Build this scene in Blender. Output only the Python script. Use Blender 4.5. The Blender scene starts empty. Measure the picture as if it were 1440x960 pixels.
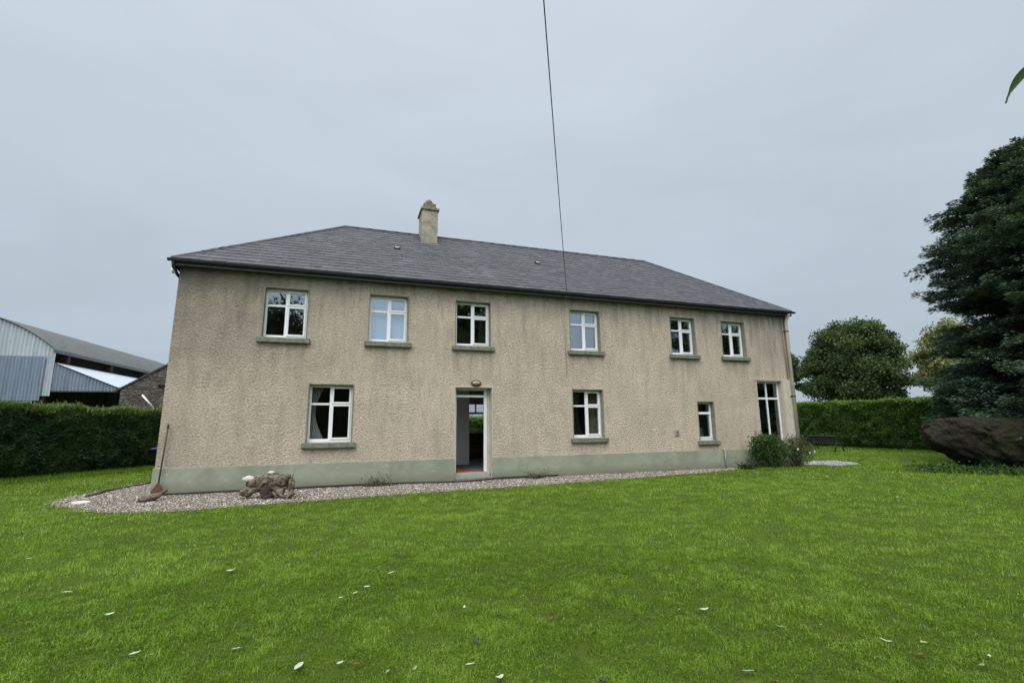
import bpy, bmesh, math, random
import numpy as np
from mathutils import Vector, Matrix, Quaternion
random.seed(7); rng = np.random.default_rng(11)
sc = bpy.context.scene; COL = sc.collection
rad = math.radians

# ------------------------------------------------------------------ camera
YAW, PITCH, ROLL = -0.33278, 0.172487, -0.01076
CAM = Vector((0, -13.56, 1.537))
cy_, sy_ = math.cos(YAW), math.sin(YAW)
FW = Vector((-sy_*math.cos(PITCH), cy_*math.cos(PITCH), math.sin(PITCH)))
r_ = Vector((cy_, sy_, 0)); u_ = r_.cross(FW)
RT = r_*math.cos(ROLL) + u_*math.sin(ROLL); UP = -r_*math.sin(ROLL) + u_*math.cos(ROLL)
cam = bpy.data.cameras.new('camera'); camo = bpy.data.objects.new('camera', cam); COL.objects.link(camo)
m = Matrix((RT, UP, -FW)).transposed().to_4x4(); m.translation = CAM
camo.matrix_world = m
cam.sensor_width = 36; cam.lens = 36*672.85/1440; cam.clip_start = .05; cam.clip_end = 3000
sc.camera = camo

# ------------------------------------------------------------------ world: overcast sky
SUN_EL, SUN_AZ = 52, -150         # sun hidden in cloud, behind and left of the photographer
w = bpy.data.worlds.new('World'); sc.world = w; w.use_nodes = True
nt = w.node_tree; nt.nodes.clear()
def N(t, **k):
    n = nt.nodes.new(t)
    for a, b in k.items(): setattr(n, a, b)
    return n
out = N('ShaderNodeOutputWorld'); bg = N('ShaderNodeBackground'); bg.inputs['Strength'].default_value = .1
sky = N('ShaderNodeTexSky', sky_type='NISHITA', sun_disc=False)
sky.sun_elevation = rad(SUN_EL); sky.sun_rotation = rad(180+30); sky.air_density = 1.5; sky.dust_density = 4
tc = N('ShaderNodeTexCoord'); sep = N('ShaderNodeSeparateXYZ')
ramp = N('ShaderNodeValToRGB')
nt.links.new(tc.outputs['Generated'], sep.inputs[0])
e = ramp.color_ramp.elements
e[0].position = 0.0; e[0].color = (.47, .54, .62, 1)
e[1].position = 1.0; e[1].color = (2.2, 2.25, 2.3, 1)
for p, c in ((.12, (.45, .535, .62, 1)), (.35, (.53, .61, .695, 1)), (.72, (.62, .69, .76, 1)), (.90, (1.3, 1.35, 1.4, 1))):
    x = e.new(p); x.color = c
nt.links.new(sep.outputs['Z'], ramp.inputs[0])
# the cloud is thinner, so brighter, towards the hidden sun, and thicker towards +X
dot = N('ShaderNodeVectorMath', operation='DOT_PRODUCT'); dot.inputs[1].default_value = (-.45, -.85, .3)
nt.links.new(tc.outputs['Generated'], dot.inputs[0])
mr = N('ShaderNodeMapRange'); mr.inputs['From Min'].default_value = -.1; mr.inputs['From Max'].default_value = .9
mr.inputs['To Min'].default_value = 1.0; mr.inputs['To Max'].default_value = 2.4; mr.interpolation_type = 'SMOOTHSTEP'
nt.links.new(dot.outputs['Value'], mr.inputs['Value'])
mp = N('ShaderNodeMapping'); mp.inputs['Scale'].default_value = (1.2, 1.2, 4.0)
nz = N('ShaderNodeTexNoise'); nz.inputs['Scale'].default_value = 1.6; nz.inputs['Detail'].default_value = 5; nz.inputs['Roughness'].default_value = .5; nz.inputs['Distortion'].default_value = .4
nt.links.new(tc.outputs['Generated'], mp.inputs[0]); nt.links.new(mp.outputs[0], nz.inputs['Vector'])
mr2 = N('ShaderNodeMapRange'); mr2.inputs['From Min'].default_value = .3; mr2.inputs['From Max'].default_value = .7
mr2.inputs['To Min'].default_value = .95; mr2.inputs['To Max'].default_value = 1.06
nt.links.new(nz.outputs['Fac'], mr2.inputs['Value'])
mul = N('ShaderNodeMath', operation='MULTIPLY'); nt.links.new(mr.outputs[0], mul.inputs[0]); nt.links.new(mr2.outputs[0], mul.inputs[1])
mul10 = N('ShaderNodeMath', operation='MULTIPLY'); nt.links.new(mul.outputs[0], mul10.inputs[0]); mul10.inputs[1].default_value = 10.2
vm = N('ShaderNodeVectorMath', operation='SCALE'); nt.links.new(ramp.outputs[0], vm.inputs[0]); nt.links.new(mul10.outputs[0], vm.inputs['Scale'])
mix = N('ShaderNodeMix', data_type='RGBA'); mix.inputs['Factor'].default_value = .93
nt.links.new(sky.outputs[0], mix.inputs[6]); nt.links.new(vm.outputs[0], mix.inputs[7])
nt.links.new(mix.outputs[2], bg.inputs['Color']); nt.links.new(bg.outputs[0], out.inputs[0])

sun = bpy.data.lights.new('sun', 'SUN'); sun.energy = 1.8; sun.angle = rad(35); sun.color = (1, .965, .9)
suno = bpy.data.objects.new('sun', sun); COL.objects.link(suno)
az = rad(210)   # compass from +Y clockwise
sd = Vector((math.sin(az)*math.cos(rad(SUN_EL)), math.cos(az)*math.cos(rad(SUN_EL)), math.sin(rad(SUN_EL))))
suno.rotation_euler = sd.to_track_quat('Z', 'Y').to_euler()
vs = sc.view_settings; vs.view_transform = 'Standard'; vs.look = 'None'; vs.exposure = 0.0; vs.gamma = 1; vs.use_curve_mapping = False
sc.cycles.max_bounces = 7; sc.cycles.diffuse_bounces = 3; sc.cycles.transparent_max_bounces = 12

# ------------------------------------------------------------------ helpers
def link(o, parent=None):
    COL.objects.link(o)
    if parent is not None: o.parent = parent
    return o
def tag(o, label=None, cat=None, group=None, kind=None):
    if label: o['label'] = label
    if cat: o['category'] = cat
    if group: o['group'] = group
    if kind: o['kind'] = kind
    return o
def thing(name, loc, label, cat, group=None, rz=0):
    o = bpy.data.objects.new(name, None); link(o); o.location = loc; o.rotation_euler = (0, 0, rz)
    o.empty_display_size = .2
    bpy.context.view_layer.update()
    return tag(o, label, cat, group)

class MB:
    """collects shapes in world coordinates and links them as one mesh object"""
    def __init__(s): s.bm = bmesh.new()
    def box(s, x0, x1, y0, y1, z0, z1, M=None):
        r = bmesh.ops.create_cube(s.bm, size=1)['verts']
        bmesh.ops.scale(s.bm, vec=(abs(x1-x0), abs(y1-y0), abs(z1-z0)), verts=r)
        bmesh.ops.translate(s.bm, vec=((x0+x1)/2, (y0+y1)/2, (z0+z1)/2), verts=r)
        if M is not None: bmesh.ops.transform(s.bm, matrix=M, verts=r)
        return r
    def tube(s, pts, r, seg=10, cap=True):
        pts = [Vector(p) for p in pts]; rs = r if isinstance(r, (list, tuple)) else [r]*len(pts)
        rings = []; side = None
        for i, p in enumerate(pts):
            d = (pts[min(i+1, len(pts)-1)]-pts[max(i-1, 0)]).normalized()
            if side is None:
                side = d.cross(Vector((0, 0, 1)))
                if side.length < .05: side = d.cross(Vector((1, 0, 0)))
            side = (side - d*side.dot(d)).normalized(); o2 = d.cross(side)
            rings.append([s.bm.verts.new(p+side*math.cos(a)*rs[i]+o2*math.sin(a)*rs[i]) for a in [2*math.pi*k/seg for k in range(seg)]])
        for a, b in zip(rings, rings[1:]):
            for k in range(seg):
                f = s.bm.faces.new((a[k], a[(k+1) % seg], b[(k+1) % seg], b[k])); f.smooth = True
        if cap:
            s.bm.faces.new(rings[0][::-1]); s.bm.faces.new(rings[-1])
    def prism(s, poly, y0, y1):
        """polygon in xz pushed from y0 to y1"""
        a = [s.bm.verts.new((x, y0, z)) for x, z in poly]; b = [s.bm.verts.new((x, y1, z)) for x, z in poly]
        s.bm.faces.new(a); s.bm.faces.new(b[::-1])
        for i in range(len(poly)): s.bm.faces.new((a[i-1], b[i-1], b[i], a[i]))
    def face(s, *pts): s.bm.faces.new([s.bm.verts.new(p) for p in pts])
    def build(s, name, mat, parent=None, bevel=0, smooth=False):
        if bevel:
            bmesh.ops.bevel(s.bm, geom=list(s.bm.edges), offset=bevel, segments=1, affect='EDGES', profile=.5)
        bmesh.ops.recalc_face_normals(s.bm, faces=s.bm.faces)
        if smooth:
            for f in s.bm.faces: f.smooth = True
        me = bpy.data.meshes.new(name); s.bm.to_mesh(me); s.bm.free(); me.materials.append(mat)
        o = bpy.data.objects.new(name, me); link(o)
        if parent is not None:
            o.parent = parent; o.matrix_parent_inverse = world_of(parent).inverted()
        return o
def world_of(o):
    M = Matrix.LocRotScale(o.location, o.rotation_euler, o.scale)
    return M if o.parent is None else world_of(o.parent) @ o.matrix_parent_inverse @ M

def np_mesh(name, V, k, mat, parent=None, tint=None, F=None, smooth=False, tint2=None):
    """V: (n,3) vertices, every k in a row one face (or F given)"""
    me = bpy.data.meshes.new(name)
    if F is None: F = np.arange(len(V), dtype=np.int32).reshape(-1, k)
    nf = len(F)
    me.vertices.add(len(V)); me.vertices.foreach_set('co', np.ascontiguousarray(V, dtype=np.float32).ravel())
    me.loops.add(nf*k); me.loops.foreach_set('vertex_index', np.ascontiguousarray(F, dtype=np.int32).ravel())
    me.polygons.add(nf); me.polygons.foreach_set('loop_start', np.arange(0, nf*k, k, dtype=np.int32))
    if smooth: me.polygons.foreach_set('use_smooth', np.ones(nf, dtype=bool))
    for nm, t in (('tint', tint), ('tint2', tint2)):
        if t is not None:
            a = me.attributes.new(nm, 'FLOAT', 'POINT'); a.data.foreach_set('value', np.ascontiguousarray(t, dtype=np.float32))
    me.update(calc_edges=True); me.materials.append(mat)
    o = bpy.data.objects.new(name, me); link(o)
    if parent is not None:
        o.parent = parent; o.matrix_parent_inverse = world_of(parent).inverted()
    return o

_g = rng.random((64, 64, 3))
def vnoise(x, y, scale=1., ch=0):
    """smooth value noise 0..1"""
    X = np.asarray(x)*scale; Y = np.asarray(y)*scale
    i = np.floor(X).astype(int); j = np.floor(Y).astype(int); fx = X-i; fy = Y-j
    fx = fx*fx*(3-2*fx); fy = fy*fy*(3-2*fy); g = _g[:, :, ch]
    a = g[i % 64, j % 64]; b = g[(i+1) % 64, j % 64]; c = g[i % 64, (j+1) % 64]; d = g[(i+1) % 64, (j+1) % 64]
    return (a*(1-fx)+b*fx)*(1-fy)+(c*(1-fx)+d*fx)*fy

# ------------------------------------------------------------------ materials
class Mat:
    def __init__(s, name, rough=.8, spec=.3):
        s.m = bpy.data.materials.new(name); s.m.use_nodes = True; s.t = s.m.node_tree
        s.b = s.t.nodes['Principled BSDF']; s.b.inputs['Roughness'].default_value = rough
        s.b.inputs['Specular IOR Level'].default_value = spec
        s.tc = None
    def n(s, t, **k):
        x = s.t.nodes.new(t)
        for a, b in k.items(): setattr(x, a, b)
        return x
    def l(s, a, b): s.t.links.new(a, b)
    def co(s, scale=(1, 1, 1)):
        if s.tc is None: s.tc = s.n('ShaderNodeTexCoord')
        mp = s.n('ShaderNodeMapping'); mp.inputs['Scale'].default_value = scale
        s.l(s.tc.outputs['Object'], mp.inputs[0]); return mp.outputs[0]
    def noise(s, scale, detail=4, rough=.6, sc=(1, 1, 1), dist=0):
        x = s.n('ShaderNodeTexNoise'); x.inputs['Scale'].default_value = scale; x.inputs['Detail'].default_value = detail
        x.inputs['Roughness'].default_value = rough; x.inputs['Distortion'].default_value = dist
        s.l(s.co(sc), x.inputs['Vector']); return x.outputs['Fac']
    def voro(s, scale, feature='F1', out='Distance', sc=(1, 1, 1)):
        x = s.n('ShaderNodeTexVoronoi', feature=feature); x.inputs['Scale'].default_value = scale
        s.l(s.co(sc), x.inputs['Vector']); return x.outputs[out]
    def attr(s, name): return s.n('ShaderNodeAttribute', attribute_name=name).outputs['Fac']
    def ramp(s, fac, *stops):
        r = s.n('ShaderNodeValToRGB'); e = r.color_ramp.elements
        for i, (p, c) in enumerate(stops):
            x = e[i] if i < 2 else e.new(p)
            x.position = p; x.color = (*c, 1) if len(c) == 3 else c
        s.l(fac, r.inputs[0]); return r.outputs[0]
    def rng(s, fac, a, b, c, d):
        r = s.n('ShaderNodeMapRange'); s.l(fac, r.inputs[0])
        for i, v in zip((1, 2, 3, 4), (a, b, c, d)): r.inputs[i].default_value = v
        return r.outputs[0]
    def mix(s, fac, a, b, mode='MIX'):
        x = s.n('ShaderNodeMix', data_type='RGBA', blend_type=mode)
        for sock, v in ((0, fac), (6, a), (7, b)):
            if isinstance(v, (float, int)): x.inputs[sock].default_value = v
            elif isinstance(v, tuple): x.inputs[sock].default_value = (*v, 1)
            else: s.l(v, x.inputs[sock])
        return x.outputs[2]
    def math(s, op, a, b=0.):
        x = s.n('ShaderNodeMath', operation=op)
        for i, v in enumerate((a, b)):
            if isinstance(v, (float, int)): x.inputs[i].default_value = v
            else: s.l(v, x.inputs[i])
        return x.outputs[0]
    def pos(s, axis):
        x = s.n('ShaderNodeSeparateXYZ'); s.l(s.co(), x.inputs[0]); return x.outputs[axis]
    def col(s, c):
        if isinstance(c, tuple): s.b.inputs['Base Color'].default_value = (*c, 1)
        else: s.l(c, s.b.inputs['Base Color'])
        return s
    def bump(s, h, strength=.5, dist=.01):
        x = s.n('ShaderNodeBump'); x.inputs['Strength'].default_value = strength; x.inputs['Distance'].default_value = dist
        s.l(h, x.inputs['Height'])
        if s.b.inputs['Normal'].is_linked: s.l(s.b.inputs['Normal'].links[0].from_socket, x.inputs['Normal'])
        s.l(x.outputs[0], s.b.inputs['Normal']); return s

def simple(name, c, rough=.6, var=.15, nscale=8, spec=.3, bump=0, bd=.005, metal=0):
    M = Mat(name, rough, spec); f = M.noise(nscale, 5)
    lo = tuple(v*(1-var) for v in c); hi = tuple(min(1, v*(1+var)) for v in c)
    M.col(M.ramp(f, (.3, lo), (.7, hi)))
    M.b.inputs['Metallic'].default_value = metal
    if bump: M.bump(M.noise(nscale*6, 4), bump, bd)
    return M.m

def leafmat(name, stops, trans=.25, rough=.55, spec=.25):
    M = Mat(name, rough, spec); c = M.ramp(M.attr('tint'), *stops); M.col(c)
    tr = M.n('ShaderNodeBsdfTranslucent'); M.l(M.mix(.5, c, M.mix(1., c, (1.3, 1.5, .5), 'MULTIPLY')), tr.inputs[0])
    ms = M.n('ShaderNodeMixShader'); ms.inputs[0].default_value = trans
    M.l(M.b.outputs[0], ms.inputs[1]); M.l(tr.outputs[0], ms.inputs[2])
    M.l(ms.outputs[0], M.t.nodes['Material Output'].inputs[0]); return M.m

# roughcast render
M = Mat('roughcast', .95, .15)
v1 = M.voro(26, 'F1'); n1 = M.noise(25, 6, .75, dist=.4, sc=(.9, 1, 1.15)); n2 = M.noise(.7, 5, .6); n3 = M.noise(3.0, 4, .6, sc=(1.6, 1, .22)); n4 = M.noise(17, 4, .65, dist=.3)
base = M.ramp(n1, (.30, (.30, .228, .163)), (.45, (.73, .60, .46)), (.63, (.97, .835, .68)))
n5 = M.noise(2.3, 5, .65, sc=(1.5, 1, .55)); base = M.mix(M.rng(n5, .48, .68, 0, .34), base, (.30, .26, .205))
base = M.mix(M.rng(n2, .35, .7, 0, .38), base, (.46, .39, .305))
z = M.pos(2); x_ = M.pos(0)
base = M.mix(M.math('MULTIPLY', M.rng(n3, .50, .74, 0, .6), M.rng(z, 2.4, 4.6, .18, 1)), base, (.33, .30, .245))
# damp, algae-stained top left of the facade
dl = M.math('MULTIPLY', M.rng(x_, -4, .5, .85, .1), M.rng(z, 2.2, 4.6, .15, 1))
base = M.mix(M.math('MULTIPLY', dl, M.rng(n2, .3, .6, .5, 1)), base, (.155, .14, .115))
dr = M.math('MULTIPLY', M.rng(x_, 9.5, 15, 0, .75), M.rng(z, 3.0, 5.0, .1, 1))
base = M.mix(M.math('MULTIPLY', dr, M.rng(n3, .35, .6, .3, 1)), base, (.24, .225, .2))
for xc, hw in ((-1.61, .62), (1.03, .62), (3.47, .62), (7.19, .62), (11.0, .6), (13.2, .6)):   # run-off below the upstairs sills
    mx = M.rng(M.math('ABSOLUTE', M.math('SUBTRACT', x_, xc)), hw*.75, hw*1.05, 1, 0); mz = M.math('MULTIPLY', M.rng(z, 2.7, 3.68, 0, 1), M.rng(z, 3.70, 3.74, 1, 0))
    base = M.mix(M.math('MULTIPLY', M.math('MULTIPLY', mx, mz), M.rng(n3, .40, .62, .04, .42)), base, (.25, .23, .18))
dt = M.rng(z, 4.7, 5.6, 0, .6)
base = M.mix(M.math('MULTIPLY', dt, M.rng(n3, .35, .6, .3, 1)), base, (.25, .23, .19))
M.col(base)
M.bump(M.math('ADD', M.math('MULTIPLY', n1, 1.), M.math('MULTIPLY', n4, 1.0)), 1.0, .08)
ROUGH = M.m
# green plinth paint
M = Mat('plinth_paint', .85, .2)
n1 = M.noise(2.2, 6, .7); n2 = M.noise(5, 5, .7, sc=(1, 1, 2.2)); n3 = M.noise(1.2, 4)
c = M.ramp(n1, (.3, (.245, .265, .195)), (.7, (.345, .365, .275)))
c = M.mix(M.rng(n2, .62, .72, 0, .6), c, (.58, .58, .50))
c = M.mix(M.math('MULTIPLY', M.rng(M.pos(2), .0, .30, .9, 0), M.rng(n1, .3, .55, .3, 1)), c, (.13, .115, .08))
c = M.mix(M.rng(n3, .45, .65, 0, .5), c, (.20, .215, .16))
M.col(c).bump(M.noise(25, 4), .35, .01); PLINTH = M.m
M = Mat('sill_paint', .85, .2); n1 = M.noise(9, 5, .7)
M.col(M.ramp(n1, (.3, (.10, .105, .08)), (.55, (.19, .20, .155)), (.75, (.30, .30, .25)))).bump(M.noise(40, 4), .4, .006); SILL = M.m
REVEAL = simple('reveal_paint', (.22, .22, .17), .85, .25, 10, bump=.3)
CREAM = simple('cream_paint', (.50, .455, .37), .7, .12, 3, bump=.2)
UPVC = simple('white_upvc', (.78, .79, .79), .35, .04, 6, spec=.5)
DARKM = simple('dark_fascia', (.035, .037, .042), .45, .3, 6, spec=.5)
BLACKP = simple('black_hose', (.018, .018, .018), .5, .2, 6)
WHITEP = simple('white_paint', (.75, .75, .73), .5, .1, 6)
RUST = simple('rusty_steel', (.14, .06, .04), .85, .4, 20, bump=.4)
IRONB = simple('brown_steel', (.07, .055, .045), .7, .3, 20)
# slates
M = Mat('slate', .62, .45)
t = M.attr('tint'); nn = M.noise(7, 5, .7); nb = M.noise(.6, 4)
c = M.ramp(t, (0., (.038, .040, .047)), (.5, (.056, .058, .066)), (1., (.085, .086, .095)))
c = M.mix(M.rng(nn, .35, .7, 0, .5), c, (.075, .075, .08)); c = M.mix(M.rng(nb, .55, .75, 0, .35), c, (.10, .105, .085))
M.col(c).bump(nn, .25, .01); SLATE = M.m
SLATEU = simple('roof_underlay', (.05, .052, .06), .9, .1, 3)
RIDGE = simple('ridge_tile', (.075, .077, .085), .7, .25, 6)
M = Mat('chimney_render', .95, .1); n1 = M.noise(4, 6, .7); n2 = M.noise(7, 5, .7, dist=1)
c = M.ramp(n1, (.3, (.20, .175, .14)), (.65, (.42, .37, .30))); c = M.mix(M.rng(n2, .55, .68, 0, .8), c, (.10, .085, .07))
M.col(c).bump(M.noise(30, 4), .6, .02); CHIM = M.m
CHIMC = simple('chimney_cap_stone', (.17, .16, .125), .95, .35, 8, bump=.5, bd=.02)
# glass: seen through and mirror-like
M = Mat('window_glass', .02, .5)
tr = M.n('ShaderNodeBsdfTransparent'); tr.inputs[0].default_value = (.82, .86, .86, 1)
gl = M.n('ShaderNodeBsdfGlossy'); gl.inputs['Roughness'].default_value = .015; gl.inputs[0].default_value = (.9, .95, 1, 1)
fr = M.n('ShaderNodeFresnel'); fr.inputs[0].default_value = 1.75
ms = M.n('ShaderNodeMixShader'); M.l(M.rng(fr.outputs[0], 0, 1, .13, 1), ms.inputs[0]); M.l(tr.outputs[0], ms.inputs[1]); M.l(gl.outputs[0], ms.inputs[2])
M.l(M.bumpless if False else ms.outputs[0], M.t.nodes['Material Output'].inputs[0]); GLASS = M.m
INT = simple('interior_wall', (.26, .25, .23), .9, .1, 1)
PALEW = simple('hall_partition_paint', (.86, .88, .90), .8, .03, 1)
TERRA = simple('terracotta_floor', (.42, .12, .045), .5, .25, 7, spec=.5)
GREYF = simple('grey_floor', (.16, .155, .155), .6, .2, 5)
CURT = simple('curtain_cloth', (.42, .40, .36), .9, .15, 3)
CURTB = simple('brown_curtain_cloth', (.20, .165, .12), .9, .2, 3)
SKYREF = simple('reflected_sky_paint', (.30, .42, .60), .85, .05, 1)  # sky reflection put into the colour of an added sheet
# tin
def tin(name, a, b, streak):
    M = Mat(name, .5, .5); n1 = M.noise(1.4, 6, .7, sc=(2.5, 2.5, .35)); n2 = M.noise(6, 5, .7)
    c = M.ramp(n1, (.3, a), (.7, b)); c = M.mix(M.rng(n2, .58, .75, 0, .6), c, streak); M.col(c)
    M.b.inputs['Metallic'].default_value = .25; M.bump(n2, .2, .01); return M.m
TIN1 = tin('pale_tin', (.30, .33, .36), (.47, .50, .53), (.20, .20, .19))
TIN2 = tin('blue_grey_tin', (.13, .165, .215), (.22, .265, .33), (.10, .11, .13))
TIN3 = tin('old_barrel_tin', (.095, .105, .10), (.16, .17, .165), (.07, .065, .05))
TIN4 = tin('bright_tin', (.48, .55, .63), (.60, .67, .74), (.38, .42, .46))
# rubble
M = Mat('rubble_stone', .95, .1)
vc = M.voro(4.6, 'F1', 'Color', sc=(1, 1, 2.6)); ve = M.voro(4.6, 'DISTANCE_TO_EDGE', 'Distance', sc=(1, 1, 2.6)); nn = M.noise(14, 5)
sp = M.n('ShaderNodeSeparateColor'); M.l(vc, sp.inputs[0])
c = M.ramp(sp.outputs[0], (0, (.085, .072, .062)), (.5, (.13, .112, .096)), (1, (.19, .17, .145)))
c = M.mix(M.rng(ve, .0, .05, .5, 0), c, (.045, .04, .035)); c = M.mix(M.rng(nn, .5, .75, 0, .4), c, (.10, .09, .08))
M.col(c).bump(M.rng(ve, 0, .15, 0, 1), .9, .05).bump(nn, .8, .04); RUBBLE = M.m
# boulder
M = Mat('mossy_boulder', .95, .1); n1 = M.noise(1.6, 7, .7, dist=.5); n2 = M.noise(6, 6, .75); n3 = M.noise(2.6, 4, .6)
c = M.ramp(n2, (.3, (.012, .011, .009)), (.7, (.042, .037, .029))); c = M.mix(M.rng(n1, .45, .65, 0, .65), c, (.030, .034, .012))
c = M.mix(M.rng(n3, .66, .74, 0, .6), c, (.13, .125, .11))
M.col(c).bump(n2, .9, .08).bump(M.noise(20, 5), .5, .02); BOULD = M.m
# wood
M = Mat('weathered_wood', .9, .15); n1 = M.noise(6, 6, .75, sc=(1, 4, 4), dist=.8)
M.col(M.ramp(n1, (.32, (.035, .026, .018)), (.5, (.15, .12, .088)), (.72, (.42, .37, .30)))).bump(n1, .8, .02); WOODW = M.m
BARK = simple('bark', (.07, .055, .042), .95, .4, 12, bump=.8, bd=.02)
BENCHM = simple('dark_bench_paint', (.022, .025, .034), .6, .3, 8)
# ground
M = Mat('lawn_soil', .95, .1)
n1 = M.noise(3.5, 6, .7); n2 = M.noise(.35, 4, .6); n3 = M.noise(60, 3, .7)
c = M.ramp(n1, (.3, (.045, .075, .008)), (.7, (.10, .15, .016))); c = M.mix(M.rng(n2, .35, .7, 0, .5), c, (.10, .17, .018))
c = M.mix(M.rng(n3, .3, .7, 0, .5), c, (.05, .05, .018))
M.col(c).bump(n3, .8, .03); LAWN = M.m
M = Mat('gravel_bed', .95, .2)
vc = M.voro(38, 'F1', 'Color'); vd = M.voro(38, 'F1'); sp = M.n('ShaderNodeSeparateColor'); M.l(vc, sp.inputs[0]); nn = M.noise(1.2, 4)
c = M.ramp(sp.outputs[0], (0, (.10, .08, .062)), (.5, (.21, .18, .15)), (1, (.36, .32, .28))); c = M.mix(M.rng(nn, .45, .7, 0, .5), c, (.14, .11, .08))
M.col(c).bump(vd, .8, .02); GRAV = M.m
M = Mat('gravel_stone', .8, .3); M.col(M.ramp(M.attr('tint'), (0, (.12, .09, .07)), (.45, (.30, .25, .205)), (.8, (.46, .41, .36)), (1, (.70, .67, .63)))); STONE = M.m
M = Mat('white_chippings', .8, .3); M.col(M.ramp(M.attr('tint'), (0, (.16, .16, .155)), (.6, (.32, .32, .315)), (1, (.55, .55, .54)))); CHIP = M.m
GRASS = leafmat('grass_blade', ((0, (0.0303, 0.0733, 0.0070)), (.33, (0.1040, 0.1956, 0.0101)), (.58, (0.2002, 0.3178, 0.0264)), (.86, (0.3127, 0.4208, 0.0736)), (1, (0.4780, 0.5282, 0.2255))), .4, .5, .3)
HEDGEL = leafmat('conifer_hedge_leaf', ((0, (0.0221, 0.0459, 0.0247)), (.5, (0.0612, 0.1114, 0.0408)), (.8, (0.1360, 0.2108, 0.0544)), (1, (0.2992, 0.3672, 0.1224))), .25)
HEDGER = leafmat('broadleaf_hedge_leaf', ((0, (0.0365, 0.0799, 0.0195)), (.5, (0.0867, 0.1666, 0.0348)), (.8, (0.1845, 0.2958, 0.0553)), (1, (0.3697, 0.4684, 0.1360))), .35)
TREEL = leafmat('tree_leaf', ((0, (0.0271, 0.0436, 0.0187)), (.5, (0.0634, 0.0930, 0.0327)), (1, (0.1373, 0.1705, 0.0545))), .3)
YELL = leafmat('yellow_green_leaf', ((0, (0.092, 0.109, 0.034)), (.5, (0.207, 0.230, 0.075)), (1, (0.414, 0.414, 0.207))), .3)
CONL = leafmat('dark_conifer_leaf', ((0, (0.0250, 0.0430, 0.0328)), (.5, (0.0645, 0.0983, 0.0684)), (1, (0.1404, 0.1901, 0.1132))), .15, .7, .12)
BUSHL = leafmat('shrub_leaf', ((0, (.026, .055, .020)), (.5, (.06, .115, .035)), (1, (.14, .22, .06))), .2)
ROSEL = leafmat('rose_leaf', ((0, (.045, .045, .025)), (.5, (.085, .10, .04)), (1, (.18, .19, .09))), .2)
NETL = leafmat('ivy_leaf', ((0, (.012, .032, .012)), (.5, (.03, .072, .022)), (1, (.07, .13, .04))), .2)
PETAL = simple('white_petal', (.75, .72, .68), .8, .1, 5)
BLUEP = simple('blue_plastic', (.04, .07, .35), .5, .1, 5)
CORE = simple('inner_twigs', (.012, .014, .010), 1, .3, 4)
FL = [simple('dry_pale_leaf', (.44, .48, .36), .75, .2, 25), simple('yellow_leaf', (.38, .42, .10), .7, .2, 25),
      simple('brown_leaf', (.15, .085, .045), .8, .3, 25), simple('dark_leaf', (.045, .06, .05), .7, .3, 25), simple('grey_green_leaf', (.17, .25, .16), .7, .2, 25)]
OVERL = leafmat('hanging_leaf', ((0, (.05, .09, .03)), (1, (.07, .12, .04))), .35)

# ------------------------------------------------------------------ ground
GR_FRONT = [(-5.75, -.55), (-5.23, -1.15), (-4.6, -1.85), (-4.09, -2.3), (-3.08, -2.62), (-2.32, -2.5), (-1.2, -2.3), (-.43, -2.2), (1.05, -2.05), (2.55, -1.9), (4.02, -1.78), (5.62, -1.62), (8.04, -1.3), (10.95, -.9), (13.3, -.2)]
GR_BACK = [(13.3, .1), (-4.1, .1), (-4.1, 4.6), (-4.75, 4.4), (-5.45, 3.2), (-5.75, 1.7), (-5.95, .4)]
GRAVEL_POLY = GR_FRONT + GR_BACK
PATCH_POLY = [(16.3, -.95), (17.5, -.9), (18.1, -.2), (18.3, .7), (17.3, .9), (16.3, .5), (15.8, -.2)]
def inside(px, py, poly):
    c = np.zeros(len(px), bool); n = len(poly)
    for i in range(n):
        x0, y0 = poly[i-1]; x1, y1 = poly[i]
        if y0 == y1: continue
        k = ((y0 > py) != (y1 > py)) & (px < (x1-x0)*(py-y0)/(y1-y0)+x0); c ^= k
    return c
def gz(x, y):
    x = np.asarray(x, float); y = np.asarray(y, float)
    b = (vnoise(x, y, .55, 0)-.5)*.07 + (vnoise(x, y, 1.9, 1)-.5)*.028
    near = np.clip((-y-2.6)/2, 0, 1)                                    # flat beside the house
    near = np.where(y > -2.6, 0, near)
    return b*near
ax = np.concatenate([[-900, -400, -200, -100, -60, -40, -30], np.arange(-24, 32, .3), [36, 42, 50, 70, 110, 220, 420, 900]])
ay = np.concatenate([[-900, -400, -200, -100, -60, -40, -30], np.arange(-22, 24, .3), [28, 34, 42, 60, 100, 200, 420, 900]])
X, Y = np.meshgrid(ax, ay, indexing='ij'); Z = gz(X, Y)
V = np.stack([X, Y, Z], -1).reshape(-1, 3); nx, ny = len(ax), len(ay)
I = (np.arange(nx-1)[:, None]*ny+np.arange(ny-1)[None]).ravel()
tag(np_mesh('ground', V, 4, LAWN, F=np.stack([I, I+ny, I+ny+1, I+1], -1), smooth=True), kind='structure')

def sheet(name, poly, z, mat):
    b = MB(); vs = [b.bm.verts.new((x, y, z)) for x, y in poly]; f = b.bm.faces.new(vs)
    bmesh.ops.triangulate(b.bm, faces=[f]); return b.build(name, mat)
tag(sheet('gravel_border', GRAVEL_POLY, .006, GRAV), kind='structure')
tag(sheet('gravel_patch', PATCH_POLY, .006, GRAV), kind='structure')

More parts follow.
